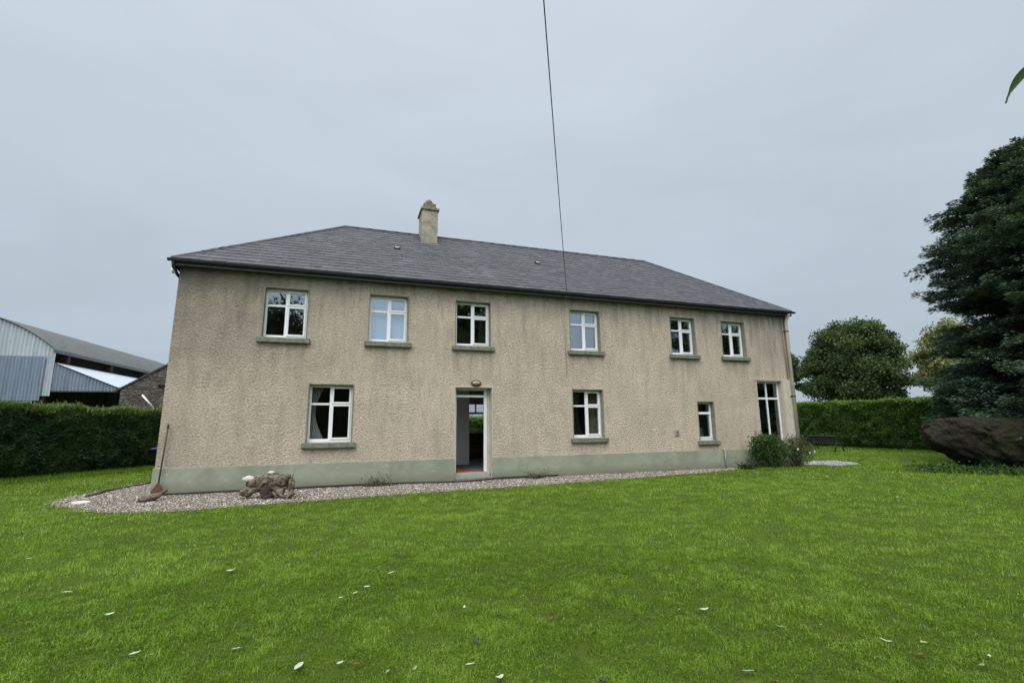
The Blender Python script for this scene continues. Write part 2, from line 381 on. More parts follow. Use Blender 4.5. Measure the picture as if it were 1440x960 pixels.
def stones(name, poly, n, s0, s1, mat, label, jag=.08):
    xs = [p[0] for p in poly]; ys = [p[1] for p in poly]
    px = rng.uniform(min(xs)-.1, max(xs)+.1, n); py = rng.uniform(min(ys)-.1, max(ys)+.1, n)
    k = inside(px+rng.normal(0, jag, n)*1., py+rng.normal(0, jag, n), poly); px, py = px[k], py[k]
    k = ~((px > -4.05) & (px < 15.7) & (py > 0)); px, py = px[k], py[k]; n = len(px)
    oc = np.array([(1, 0, 0), (0, 1, 0), (-1, 0, 0), (0, -1, 0), (0, 0, .8), (0, 0, -.8)], float)
    oc = oc[None]*rng.uniform(.6, 1.3, (n, 6, 1)); a = rng.uniform(0, 6.3, n); s = rng.uniform(s0, s1, n)*(1+.8*(rng.random(n) > .95))
    x = (oc[..., 0]*np.cos(a)[:, None]-oc[..., 1]*np.sin(a)[:, None])*s[:, None]; y = (oc[..., 0]*np.sin(a)[:, None]+oc[..., 1]*np.cos(a)[:, None])*s[:, None]*rng.uniform(.6, 1, (n, 1))
    V = np.stack([x+px[:, None], y+py[:, None], oc[..., 2]*s[:, None]*.7+.008+s[:, None]*.25], -1).reshape(-1, 3)
    fi = np.array([(0, 1, 4), (1, 2, 4), (2, 3, 4), (3, 0, 4), (1, 0, 5), (2, 1, 5), (3, 2, 5), (0, 3, 5)])
    F = (fi[None]+6*np.arange(n)[:, None, None]).reshape(-1, 3)
    return tag(np_mesh(name, V, 3, mat, tint=np.repeat(rng.random(n)**1.1, 6), F=F), label, 'gravel', kind='stuff')
stones('gravel_stones', GRAVEL_POLY, 110000, .010, .022, STONE, 'loose pinkish grey gravel along the foot of the house wall')
stones('white_chippings', PATCH_POLY, 6500, .015, .030, CHIP, 'white chippings on the lawn between the rose bush and the bench', .04)

# ------------------------------------------------------------------ farmhouse
HX0, HX1, HD = -4.12, 15.80, 7.2
HOUSE = thing('farmhouse', ((HX0+HX1)/2, HD/2, 0), 'long two storey farmhouse in beige roughcast with a hipped slate roof', 'farmhouse')
ZT = 5.62
wins = {  # x0,x1,z0,z1, kind
 'W1': (-2.14, -1.09, 3.835, 5.17, 'full'), 'W2': (.50, 1.555, 3.845, 5.185, 'full'), 'W3': (2.945, 4.0, 3.835, 5.185, 'full'),
 'W4': (6.655, 7.72, 3.84, 5.165, 'full'), 'W5': (10.49, 11.50, 3.855, 5.17, 'full'), 'W6': (12.68, 13.73, 3.86, 5.155, 'full'),
 'G1': (-.93, .165, 1.135, 2.64, 'full'), 'G2': (6.67, 7.725, 1.115, 2.605, 'full'), 'G3': (11.39, 12.06, .945, 2.25, 'single'),
 'G4': (14.07, 15.24, .46, 3.02, 'french')}
DOOR = (2.95, 4.045, 0.15, 2.635)
REAR = (4.9, 6.1, 1.2, 2.5)
def wall_y(b, x0, x1, z0, z1, holes, ya, yb):
    xs = sorted({x0, x1, *[h[0] for h in holes], *[h[1] for h in holes]}); zs = sorted({z0, z1, *[h[2] for h in holes], *[h[3] for h in holes]})
    def solid(i, j):
        if not (0 <= i < len(xs)-1 and 0 <= j < len(zs)-1): return False
        cx, cz = (xs[i]+xs[i+1])/2, (zs[j]+zs[j+1])/2
        return not any(h[0] < cx < h[1] and h[2] < cz < h[3] for h in holes)
    for i in range(len(xs)-1):
        for j in range(len(zs)-1):
            if not solid(i, j): continue
            a, c, d, e = xs[i], xs[i+1], zs[j], zs[j+1]
            b.face((a, ya, d), (c, ya, d), (c, ya, e), (a, ya, e)); b.face((a, yb, d), (a, yb, e), (c, yb, e), (c, yb, d))
            if not solid(i-1, j): b.face((a, ya, d), (a, ya, e), (a, yb, e), (a, yb, d))
            if not solid(i+1, j): b.face((c, ya, d), (c, yb, d), (c, yb, e), (c, ya, e))
            if not solid(i, j-1): b.face((a, ya, d), (a, yb, d), (c, yb, d), (c, ya, d))
            if not solid(i, j+1): b.face((a, ya, e), (c, ya, e), (c, yb, e), (a, yb, e))
PL = .625
b = MB()
holes = [v[:4] for v in wins.values()] + [(DOOR[0], DOOR[1], 0, DOOR[3])]
wall_y(b, HX0, HX1, 0, ZT, holes, 0, .42)
wall_y(b, HX0, HX1, 0, ZT, [REAR], HD-.4, HD)
b.box(HX0, HX0+.4, .42, HD-.4, 0, ZT); b.box(HX1-.4, HX1, .42, HD-.4, 0, ZT)
bmesh.ops.remove_doubles(b.bm, verts=b.bm.verts, dist=.0005)
for v in b.bm.verts:
    if v.co.x < HX0+.01: v.co.x += .06*(v.co.z/ZT)-.03
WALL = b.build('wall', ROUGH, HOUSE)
b = MB()   # plinth, proud of the wall
g4 = wins['G4']
for x0, x1, z1 in ((HX0-.05, DOOR[0], PL), (DOOR[1], g4[0]-.12, PL), (g4[0]-.12, HX1+.04, g4[2]-.03)): b.box(x0, x1, -.045, -.002, -.05, z1)
b.box(HX0-.05, HX0-.002, 0, HD, -.05, PL)
b.build('plinth', PLINTH, HOUSE, bevel=.006)
b = MB(); b.box(g4[1]+.045, HX1+.012, -.028, -.003, g4[2]-.02, g4[3]+.055); b.box(g4[0]-.10, g4[1]+.045, -.028, -.003, g4[3]+.035, g4[3]+.055)
b.build('smooth_render_band', CREAM, HOUSE, bevel=.004)

def window(key):
    x0, x1, z0, z1, kind = wins[key]; yr = .15
    bw = .022
    p = (-.012, .42)
    # painted surround lining the opening
    s = MB()
    s.box(x0-bw, x0+.004, p[0], yr+.1, z0, z1+bw); s.box(x1-.004, x1+bw, p[0], yr+.1, z0, z1+bw); s.box(x0+.004, x1-.004, p[0], yr+.1, z1-.004, z1+bw)
    f = MB(); fw = .058; y0, y1 = yr, yr+.07
    X0, X1, Z0, Z1 = x0+.006, x1-.006, z0+.004, z1-.006
    f.box(X0, X0+fw, y0, y1, Z0, Z1); f.box(X1-fw, X1, y0, y1, Z0, Z1); f.box(X0+fw, X1-fw, y0, y1, Z1-fw, Z1); f.box(X0+fw, X1-fw, y0, y1, Z0, Z0+fw+.03)
    W = f_parent = None
    cx = (X0+X1)/2; zt = Z1-(Z1-Z0)*.335; sashes = []
    if kind == 'full':
        f.box(cx-.033, cx+.033, y0+.003, y1, Z0+fw+.03, Z1-fw); f.box(X0+fw, cx-.033, y0+.003, y1, zt-.028, zt+.028); f.box(cx+.033, X1-fw, y0+.003, y1, zt-.028, zt+.028)
        sashes = [(cx+.020, X1-fw+.018, Z0+fw+.012, zt-.010), (cx+.020, X1-fw+.018, zt+.010, Z1-fw+.018)]
        glass = [(X0+fw, cx-.033, Z0+fw+.03, Z1-fw), (cx+.033, X1-fw, Z0+fw+.03, Z1-fw)]
    elif kind == 'single':
        zt = Z1-(Z1-Z0)*.28
        f.box(X0+fw, X1-fw, y0+.003, y1, zt-.028, zt+.028); sashes = [(X0+fw-.018, X1-fw+.018, Z0+fw+.012, zt-.010)]
        glass = [(X0+fw, X1-fw, Z0+fw+.03, Z1-fw)]
    else:
        zt = Z1-.62
        f.box(cx-.03, cx+.03, y0+.003, y1, Z0+fw+.03, Z1-fw); f.box(X0+fw, cx-.03, y0+.003, y1, zt-.035, zt+.035); f.box(cx+.03, X1-fw, y0+.003, y1, zt-.035, zt+.035)
        glass = [(X0+fw, cx-.03, Z0+fw+.03, Z1-fw), (cx+.03, X1-fw, Z0+fw+.03, Z1-fw)]
    fr = f.build('window', UPVC, HOUSE, bevel=.005)
    s.build('window_surround', REVEAL if kind != 'french' else CREAM, fr, bevel=.004)
    for a, c, d, e in sashes:
        q = MB(); t = .046; ya, yb = y0-.022, y0+.045
        q.box(a, a+t, ya, yb, d, e); q.box(c-t, c, ya, yb, d, e); q.box(a+t, c-t, ya, yb, d, d+t); q.box(a+t, c-t, ya, yb, e-t, e)
        q.build('sash', UPVC, fr, bevel=.005)
    g = MB()
    for a, c, d, e in glass: g.face((a, y0+.032, d), (c, y0+.032, d), (c, y0+.032, e), (a, y0+.032, e))
    g.build('pane', GLASS, fr)
    if kind != 'french':
        k = MB(); k.box(x0-.11, x1+.11, -.10, yr+.02, z0-.135, z0-.002); k.build('sill', SILL, fr, bevel=.012)
    return fr
for k in wins: window(k)

# door opening
x0, x1, z0, z1 = DOOR
b = MB(); y0, y1 = .24, .32
b.box(x0+.004, x0+.09, y0, y1, z0+.06, z1-.02); b.box(x1-.172, x1-.092, y0, y1, z0+.06, z1-.02); b.box(x0+.09, x1-.172, y0, y1, z1-.08, z1-.02); b.box(x0+.09, x1-.172, y0, y1, 2.35, 2.415)
DF = b.build('door_frame', UPVC, HOUSE, bevel=.005)
g = MB(); g.face((x0+.09, .28, 2.415), (x1-.172, .28, 2.415), (x1-.172, .28, z1-.08), (x0+.09, .28, z1-.08)); g.build('fanlight_pane', GLASS, DF)
b = MB(); b.box(x0-.03, x0+.003, -.014, .24, .0, z1+.03); b.box(x1-.002, x1+.03, -.014, .24, .0, z1+.03); b.box(x1-.090, x1-.002, .236, .40, .0, z1+.0); b.box(x0+.003, x1-.002, -.014, .24, z1-.018, z1+.03)
b.build('door_surround', CREAM, HOUSE, bevel=.004)
b = MB(); b.box(x0+.004, x1-.03, .1, .44, .0, z0+.05); b.build('threshold', simple('grey_threshold', (.33, .33, .33), .7, .15, 8), HOUSE, bevel=.008)
b = MB(); b.box(x0+.003, x1-.003, -.13, .098, -.02, .105); b.build('doorstep', simple('doorstep_concrete', (.22, .20, .17), .9, .3, 8, bump=.5), HOUSE, bevel=.012)
# open leaf, swung inwards and seen edge-on
b = MB(); Md = Matrix.Translation((3.925, .325, 0)) @ Matrix.Rotation(rad(-21), 4, 'Z')
b.box(-.045, .0, 0, .82, .23, 2.34, Md); dl = b.build('door', UPVC, HOUSE, bevel=.004)
b = MB(); b.box(-.085, -.045, .73, .76, 1.2, 1.32, Md); b.build('handle', simple('door_handle_metal', (.5, .5, .5), .3, .1, 5, metal=1), dl, bevel=.006)
# inside of the hall and rooms
b = MB(); b.box(3.0, 4.105, 3.0, 3.12, .2, 2.9); b.build('hall_partition', PALEW, HOUSE)
b = MB(); b.box(2.7, 2.78, .43, 2.99, .2, 2.9); b.build('hall_side_wall', PALEW, HOUSE)
b = MB(); b.box(4.98, 5.06, .43, 2.99, .2, 2.9); b.build('hall_side_wall', PALEW, HOUSE)
b = MB(); b.box(2.7, 2.78, 3.0, 6.78, .2, 2.9); b.box(4.80, 9.0, 3.0, 3.12, .2, 2.9); b.box(4.105, 4.80, 3.0, 3.12, 2.35, 2.9)
b.box(HX0+.41, 2.69, 3.4, 3.5, .2, 5.6); b.box(5.07, HX1-.41, 3.4, 3.5, .2, 5.6); b.box(2.8, 4.97, 3.4, 3.5, 3.01, 5.6)
for xx in (-.98+1, 2.3, 5.6, 9.2, 12.35): b.box(xx-.05, xx+.05, .43, 3.39, 3.11, 5.6)
b.build('inner_wall', INT, HOUSE)
b = MB(); b.box(HX0+.41, HX1-.41, .43, HD-.41, 2.91, 3.0); b.build('upper_floor', PALEW, HOUSE)
b = MB(); b.box(HX0+.41, HX1-.41, .43, HD-.41, 5.5, 5.58); b.build('ceiling', INT, HOUSE)
b = MB(); b.box(HX0+.41, 2.69, .445, HD-.41, .0, .19); b.box(5.07, HX1-.41, .445, HD-.41, .0, .19); b.box(2.79, 4.97, 3.13, HD-.41, .0, .194); b.build('room_floor', GREYF, HOUSE)
b = MB(); b.box(2.79, 4.97, .445, 3.12, .0, .198); b.build('hall_floor', TERRA, HOUSE)
tag(MB_ := (lambda q: (q.box(3.62, 4.55, .9, 2.95, .2, .215), q.build('door_mat', GREYF))[1])(MB()), 'grey mat on the terracotta hall floor inside the open door', 'mat')
# rear window of the kitchen
a, c, d, e_ = REAR; b = MB(); y0 = HD-.2
b.box(a, a+.06, y0, y0+.06, d, e_); b.box(c-.06, c, y0, y0+.06, d, e_); b.box(a+.06, c-.06, y0, y0+.06, d, d+.06); b.box(a+.06, c-.06, y0, y0+.06, e_-.06, e_); b.box(5.36, 5.42, y0, y0+.06, 2.10, e_-.06); b.box(a+.06, c-.06, y0, y0+.06, 2.02, 2.10); b.box(a+.06, c-.06, y0, y0+.06, 1.32, 1.35)
rw = b.build('window', UPVC, HOUSE); g = MB(); g.face((a, y0+.03, d), (c, y0+.03, d), (c, y0+.03, e_), (a, y0+.03, e_)); g.build('pane', GLASS, rw)

# curtains, and sheets coloured as reflected sky
def drape(x0, x1, z0, z1, y, mat, label, gather=0., name='curtain', cat='curtain'):
    n = 40; V = []
    for j in range(9):
        v = j/8; zz = z1+(z0-z1)*v
        for i in range(n+1):
            u = i/n; w_ = 1-gather*math.sin(math.pi*min(1, v*1.15)/1.)*1 if gather >= 0 else 1+gather*math.sin(math.pi*min(1, v*1.15))
            xx = x0+(x1-x0)*u*w_ if gather >= 0 else x1-(x1-x0)*(1-u)*w_
            V.append((xx, y+.028*math.sin(u*38+.6*math.sin(v*4)), zz))
    F = [(j*(n+1)+i, j*(n+1)+i+1, (j+1)*(n+1)+i+1, (j+1)*(n+1)+i) for j in range(8) for i in range(n)]
    return tag(np_mesh(name, np.array(V), 4, mat, F=np.array(F), smooth=True), label, cat)
w1 = wins['G1']; drape(w1[0]-.05, w1[0]+.42, .95, 2.7, .36, CURT, 'pale curtain drawn to the left side of the ground floor window left of the door', .55)
w1 = wins['G2']; drape(w1[0]+.05, w1[0]+.50, .95, 2.7, .36, CURTB, 'brown curtain at the left of the ground floor window right of the door', .35); drape(w1[1]-.45, w1[1]+.05, .95, 2.7, .36, CURTB, 'brown curtain at the right of the ground floor window right of the door', -.15)
w1 = wins['W3']; drape(w1[1]-.26, w1[1]+.05, 3.7, 5.25, .36, CURTB, 'dull brown curtain in the upstairs window above the door', 0)
def sky_reflection(key, zb, label):  # added blue sheet behind the glass, painted in place of mirrored sky
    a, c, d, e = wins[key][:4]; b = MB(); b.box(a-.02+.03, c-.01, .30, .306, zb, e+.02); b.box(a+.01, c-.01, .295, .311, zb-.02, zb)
    return tag(b.build('sky_reflection_sheet', SKYREF), label, 'sky_reflection')
sky_reflection('W2', 3.9, 'pale blue sheet coloured as reflected sky in the second upstairs window from the left')
sky_reflection('W4', 3.9, 'pale blue sheet coloured as reflected sky in the upstairs window beneath the cable')
# jug on the sill of the small window
b = MB(); b.tube([(11.72, .33, .95), (11.72, .33, 1.0), (11.72, .33, 1.12), (11.72, .33, 1.22), (11.72, .33, 1.27), (11.72, .33, 1.36)], [.05, .075, .09, .06, .045, .06], 14)
tag(b.build('jug', WHITEP), 'small pale jug standing inside the narrow ground floor window', 'jug')
b = MB(); b.box(11.40, 12.05, .25, .45, .91, .949); b.build('inner_sill', UPVC, HOUSE)

# roof ------------------------------------------------------------------
EZ, EY, RY, RZ = 5.665, -.25, 3.6, 8.55
EX0, EX1, RX0, RX1 = -4.25, 15.93, -.31, 12.10
BY = HD+.25
def slope_slates(A, B, apexes, th=.009):
    """A->B eave line, apexes = (left top, right top); rows of separate slates"""
    A, B = Vector(A), Vector(B); T0, T1 = [Vector(p) for p in apexes]
    U = (B-A).normalized(); L = (B-A).length
    Nn = U.cross((T0-A)).normalized()
    if Nn.z < 0: Nn = -Nn
    Vv = Nn.cross(U).normalized()
    if Vv.z < 0: Vv = -Vv
    h = (T0-A).dot(Vv); ul, ur = (T0-A).dot(U), (T1-A).dot(U)
    rows = int(round(h/.235)); rh = h/rows; sw = .30; P = []; Tt = []
    for r in range(rows):
        v0, v1 = r*rh, min(h, (r+1)*rh+.05)
        la, lb = ul*v0/h, ul*min(v1, h)/h; ra, rb = L+(ur-L)*v0/h, L+(ur-L)*min(v1, h)/h
        off = (sw/2 if r % 2 else 0)-sw; k = 0
        rowt = random.uniform(-.08, .08)
        while off+k*sw < L:
            a = off+k*sw+random.uniform(.001, .004); c = off+(k+1)*sw-random.uniform(.001, .004); k += 1
            a0, c0 = max(a, la), min(c, ra); a1, c1 = max(a, lb), min(c, rb)
            if c0-a0 < .01 and c1-a1 < .01: continue
            c0 = max(c0, a0+.002); c1 = max(c1, a1+.002)
            lift = .016+random.uniform(0, .006); tilt = random.uniform(-.003, .003); dv = random.uniform(-.006, .006)
            q = [(a0, v0+dv, lift+tilt), (c0, v0+dv, lift-tilt), (c1, v1, .004), (a1, v1, .004)]
            top = [A+U*x+Vv*y+Nn*z for x, y, z in q]; bot = [A+U*x+Vv*y+Nn*(z-th) for x, y, z in q]
            P += top; Tt += [min(1, max(0, random.gauss(.48, .2)+rowt+(.6 if random.random() < .02 else 0)))]*4
            P += [bot[0], bot[1], top[1], top[0]]; Tt += [Tt[-1]]*4
    return P, Tt
P, Tt = [], []
for A, B, ap in (((EX0, EY, EZ), (EX1, EY, EZ), ((RX0, RY, RZ), (RX1, RY, RZ))), ((EX1, BY, EZ), (EX0, BY, EZ), ((RX1, RY, RZ), (RX0, RY, RZ))),
                 ((EX0, BY, EZ), (EX0, EY, EZ), ((RX0, RY, RZ), (RX0, RY, RZ))), ((EX1, EY, EZ), (EX1, BY, EZ), ((RX1, RY, RZ), (RX1, RY, RZ)))):
    p, t = slope_slates(A, B, ap); P += p; Tt += t
b = MB(); dz = .004
c4 = [(EX0, EY, EZ-dz), (EX1, EY, EZ-dz), (EX1, BY, EZ-dz), (EX0, BY, EZ-dz)]; r2 = [(RX0, RY, RZ-dz), (RX1, RY, RZ-dz)]
b.face(c4[0], c4[1], r2[1], r2[0]); b.face(c4[2], c4[3], r2[0], r2[1]); b.face(c4[3], c4[0], r2[0]); b.face(c4[1], c4[2], r2[1]); b.face(*c4[::-1])
ROOF = b.build('roof', SLATEU, HOUSE)
np_mesh('slates', np.array([tuple(p) for p in P]), 4, SLATE, ROOF, tint=np.array(Tt))
b = MB()
def captiles(p, q, n):
    p, q = Vector(p), Vector(q)
    for i in range(n):
        a = p.lerp(q, i/n); c = p.lerp(q, (i+1)/n); b.tube([a, c], [.060, .063], 8)
captiles((RX0, RY, RZ), (RX1, RY, RZ), 27)
for s_, t_, k in (((EX0+.04, EY+.04, EZ), (RX0, RY, RZ), 14), ((EX1-.04, EY+.04, EZ), (RX1, RY, RZ), 14), ((EX0+.04, BY-.04, EZ), (RX0, RY, RZ), 14), ((EX1-.04, BY-.04, EZ), (RX1, RY, RZ), 14)): captiles(s_, t_, k)
b.build('ridge_tiles', RIDGE, ROOF)
b = MB(); b.box(EX0+.06, EX1-.06, EY+.03, EY+.05, 5.50, EZ-.012); b.box(EX0+.04, EX0+.06, EY+.03, BY-.05, 5.50, EZ-.012); b.box(EX1-.06, EX1-.04, EY+.03, BY-.05, 5.50, EZ-.012)
b.box(EX0+.06, EX1-.06, EY+.05, -.002, 5.525, 5.545); b.build('fascia', DARKM, ROOF)
def gutter(pts):
    g = MB(); pts = [Vector(p) for p in pts]; d = (pts[1]-pts[0]).normalized(); sd_ = d.cross(Vector((0, 0, 1)))
    n = 9; rings = []
    for p in pts: rings.append([g.bm.verts.new(p+sd_*.062*math.cos(a)-Vector((0, 0, 1))*.062*math.sin(a)) for a in [math.pi*i/(n-1) for i in range(n)]]+[g.bm.verts.new(p+sd_*.052*math.cos(a)-Vector((0, 0, 1))*.052*math.sin(a)) for a in [math.pi*i/(n-1) for i in range(n-1, -1, -1)]])
    for a, c in zip(rings, rings[1:]):
        for k in range(2*n): g.bm.faces.new((a[k-1], a[k], c[k], c[k-1]))
    g.bm.faces.new(rings[0]); g.bm.faces.new(rings[-1][::-1])
    return g.build('gutter', DARKM, HOUSE)
gutter([(EX0-.03, EY-.045, 5.635), (EX1+.02, EY-.045, 5.635)])
b = MB(); b.tube([(HX0-.05, EY-.02, 5.58), (HX0-.05, EY+.03, 5.47), (HX0-.05, .1, 5.36), (HX0-.05, 1.2, 5.26), (HX0-.05, 1.3, 5.1), (HX0-.05, 1.3, .1)], .038, 10); b.build('downpipe', DARKM, HOUSE)
b = MB(); b.tube([(HX0-.09, -.10, 5.43), (HX0-.09, -.02, 5.36)], .045, 10); b.build('pipe_clip', WHITEP, HOUSE)
b = MB(); b.tube([(15.70, EY-.03, 5.58), (15.70, EY+.06, 5.48), (15.70, -.13, 5.38), (15.70, -.09, 5.25), (15.70, -.09, .12)], .058, 14)
dp = b.build('downpipe', CREAM, HOUSE)
b = MB()
for zz in (4.9, 2.45, .9):
    b = MB(); b.tube([(15.70, -.09, zz), (15.70, -.09, zz+.05)], .069, 14); b.box(15.60, 15.80, -.05, -.030, zz, zz+.05); b.build('bracket', IRONB, dp)
b = MB(); b.tube([(15.565, -.035, 5.48), (15.565, -.035, 3.1)], .014, 8); b.build('overflow_pipe', simple('brown_pipe', (.33, .25, .20), .7, .2, 5), HOUSE)
# roof vents
for (vx, vy) in ((1.36, 2.0), (6.37, 2.0)):
    vz = EZ+(vy-EY)*(RZ-EZ)/(RY-EY); b = MB(); b.box(vx-.10, vx+.10, vy-.10, vy+.10, vz-.03, vz+.055); o = b.build('roof_vent', DARKM, ROOF, bevel=.01)
    b = MB(); b.box(vx-.07, vx+.07, vy-.112, vy-.10, vz+.0, vz+.03); b.build('grille', WHITEP, o)
# chimney
b = MB(); b.box(2.29, 2.86, 2.86, 3.72, 7.6, 9.27); ch = b.build('chimney', CHIM, ROOF, bevel=.012)
b = MB(); b.box(2.24, 2.91, 2.81, 3.77, 9.27, 9.36); b.box(2.35, 2.80, 2.91, 3.66, 9.36, 9.57); b.build('corbel', CHIMC, ch, bevel=.015)
b = MB(); b.tube([(2.56, 3.1, 9.57), (2.56, 3.1, 9.64), (2.56, 3.1, 9.71), (2.56, 3.1, 9.76), (2.56, 3.1, 9.78)], [.145, .15, .12, .07, .01], 16); b.build('chimney_cowl', CHIMC, ch)
b = MB(); b.box(2.24, 2.91, 2.75, 2.855, 7.90, 7.96); b.build('flashing', simple('lead_flashing', (.20, .21, .23), .6, .2, 6), ch, bevel=.01)
# lamp over the door, vent box, waste pipe
b = MB(); r = bmesh.ops.create_uvsphere(b.bm, u_segments=20, v_segments=12, radius=1)['verts']
bmesh.ops.scale(b.bm, vec=(.115, .075, .062), verts=r); bmesh.ops.translate(b.bm, vec=(3.555, -.05, 2.745), verts=r); lampo = b.build('wall_lamp', simple('lamp_glass', (.34, .29, .21), .3, .1, 5), HOUSE, smooth=True)
b = MB(); pts = [(3.555+.13*math.cos(a), -.035, 2.745+.075*math.sin(a)) for a in np.linspace(0, 2*math.pi, 25)]; b.tube(pts, .022, 8, False); b.build('lamp_ring', simple('lamp_bronze', (.09, .065, .04), .5, .2, 5), lampo)
b = MB(); b.box(10.37, 10.54, -.05, -.002, 1.14, 1.33); vb = b.build('vent_box', simple('vent_grey', (.36, .33, .28), .7, .15, 8), HOUSE, bevel=.012)
b = MB(); pts = [(10.455+.035*math.cos(a), -.055, 1.235+.035*math.sin(a)) for a in np.linspace(0, 2*math.pi, 17)]; b.tube(pts, .01, 6, False); b.build('vent_ring', IRONB, vb)
b = MB(); b.tube([(12.29, -.04, .66), (12.29, -.10, .62), (12.30, -.10, .35), (12.31, -.10, .02)], .022, 8); b.build('waste_pipe', simple('grey_pipe', (.35, .35, .34), .6, .2, 5), HOUSE)

# cable from the eaves to a pole behind the photographer
P0 = Vector((6.43, -.30, 5.60)); P1 = Vector((2.2, -8.61, 7.0))
dirn = (P1-P0); pts = []
E2 = P0+dirn*2.6
for i in range(41):
    t = i/40*2.6; q = P0+dirn*t; tt = t
    q.z += 0.35*(tt*tt-tt)      # sag, passing through P0 and P1
    pts.append(q)
b = MB(); b.tube(pts, .0085, 6); tag(b.build('overhead_cable', BLACKP), 'thin black cable running from the eaves up over the lawn', 'cable')
b = MB(); b.tube([(6.43, -.30, 5.60), (6.44, -.2, 5.48), (6.45, -.03, 5.38), (6.46, -.025, 5.1), (6.47, -.03, 4.4), (6.47, -.025, 3.0)], .007, 6); b.build('wall_cable', simple('pale_cable', (.42, .38, .31), .7, .1, 5), HOUSE)

# ------------------------------------------------------------------ hose, tool, log, stump
hp = [(-4.05, -.10), (-3.4, -.16), (-2.5, -.13), (-1.2, -.12), (-.2, -.09), (.8, -.12), (1.6, -.2), (2.3, -.38), (3.0, -.48), (3.6, -.38), (4.05, -.2), (4.35, -.1), (5.0, -.09), (6.2, -.1)]
b = MB(); cp = []
for i in range(len(hp)-1):
    for k in range(6):
        t = k/6; p = [Vector((*hp[max(0, min(len(hp)-1, i+j))], .055)) for j in (-1, 0, 1, 2)]
        cp.append(.5*((2*p[1])+(-p[0]+p[2])*t+(2*p[0]-5*p[1]+4*p[2]-p[3])*t*t+(-p[0]+3*p[1]-3*p[2]+p[3])*t**3))
b.tube(cp, .020, 8); tag(b.build('garden_hose', BLACKP), 'black hose lying on the gravel along the foot of the wall', 'hose')

T = thing('edging_tool', (-3.99, -.14, 0), 'rusty long handled tool with a triangular blade leaning on the left corner of the house', 'garden tool')
b = MB(); b.tube([(-4.0, -.13, .26), (-3.945, -.075, 1.64)], .017, 10); b.tube([(-3.948, -.078, 1.55), (-3.944, -.074, 1.65)], .022, 10); b.build('handle', IRONB, T)
b = MB(); pl_ = [(-4.0, .33), (-4.03, .28), (-4.13, .13), (-4.13, .09), (-3.87, .09), (-3.87, .13), (-3.97, .28)]
b.prism(pl_, -.15, -.13); b.build('blade', RUST, T)

def noisy(o, amp, sc_, seed=0):
    from mathutils import noise
    for v in o.data.vertices:
        c = v.co
        n = noise.noise_vector(c*sc_+Vector((seed, seed*2, 0)))+.6*noise.noise_vector(c*sc_*2.6+Vector((seed, 0, 9)))+.35*noise.noise_vector(c*sc_*6+Vector((seed, 5, 9)))
        v.co += n*amp
def limb(name, pts, rs, mat, parent=None, amp=.02, seg=26, sc_=5, seed=0):
    P_ = []; R_ = []; K = 14
    for i in range(len(pts)-1):
        for k in range(K):
            t = k/K; P_.append(Vector(pts[i]).lerp(Vector(pts[i+1]), t)); R_.append(rs[i]+(rs[i+1]-rs[i])*t)
    P_.append(Vector(pts[-1])); R_.append(rs[-1]); b = MB(); b.tube(P_, R_, seg)
    ax0 = (P_[-1]-P_[0]).normalized()
    o = b.build(name, mat, parent)
    # furrows that run along the grain
    from mathutils import noise
    for v in o.data.vertices:
        c = v.co; q = c-ax0*(c.dot(ax0)*.82); v.co += noise.noise_vector(q*22+Vector((seed, 1, 2)))*min(.028, amp*1.0)
    noisy(o, amp, sc_, seed); return o
lg = limb('log', [(-4.06, -1.06, .08), (-3.97, -1.02, .08), (-3.84, -.93, .09), (-3.70, -.82, .15), (-3.63, -.76, .22)], [.075, .075, .062, .045, .028], WOODW, None, .02, 12, 6)
tag(lg, 'short bleached log lying on the gravel at the left corner of the house', 'log')
b = MB(); b.tube([(-4.082, -1.07, .08), (-4.058, -1.06, .082)], .065, 12); b.build('cut_end', simple('cut_wood', (.5, .43, .34), .8, .2, 15), lg)

ST = thing('driftwood_stump', (-1.5, -1.5, 0), 'gnarled weathered tree stump lying on the gravel below the left ground floor window', 'tree stump')
limb('trunk', [(-1.95, -1.3, .32), (-1.7, -1.4, .37), (-1.4, -1.5, .37), (-1.18, -1.6, .39), (-1.06, -1.65, .42)], [.08, .13, .15, .12, .06], WOODW, ST, .06, 26, 7, 1)
limb('root', [(-2.1, -1.35, .12), (-1.9, -1.4, .17), (-1.65, -1.45, .22), (-1.4, -1.5, .27)], [.065, .075, .06, .05], WOODW, ST, .035, 20, 7, 3)
limb('root', [(-1.06, -1.66, .43), (-1.05, -1.7, .3), (-1.06, -1.75, .1), (-1.1, -1.8, .0)], [.04, .05, .05, .04], WOODW, ST, .03, 20, 8, 5)
limb('root', [(-1.62, -1.45, .3), (-1.56, -1.5, .12), (-1.5, -1.55, .0)], [.11, .12, .11], BARK, ST, .05, 20, 6, 8)
limb('root', [(-1.4, -1.5, .3), (-1.3, -1.6, .16), (-1.2, -1.72, .02)], [.09, .08, .05], WOODW, ST, .04, 20, 7, 11)
limb('root', [(-1.8, -1.38, .38), (-1.5, -1.5, .30), (-1.2, -1.6, .24)], [.03, .045, .03], WOODW, ST, .05, 20, 7, 14)
limb('root', [(-1.06, -1.64, .42), (-1.03, -1.64, .52)], [.03, .012], WOODW, ST, .01, 10, 7, 12)
def rock(name, loc, s, mat, sub=3, amp=.15, seed=0):
    b = MB(); r = bmesh.ops.create_icosphere(b.bm, subdivisions=sub, radius=1)['verts']; o = b.build(name, mat, smooth=True); noisy(o, amp, 1.3, seed)
    for v in o.data.vertices: v.co = Vector((v.co.x*s[0], v.co.y*s[1], v.co.z*s[2]))
    o.location = loc; return o
WST = simple('white_stone', (.58, .55, .48), .8, .15, 10, bump=.3)
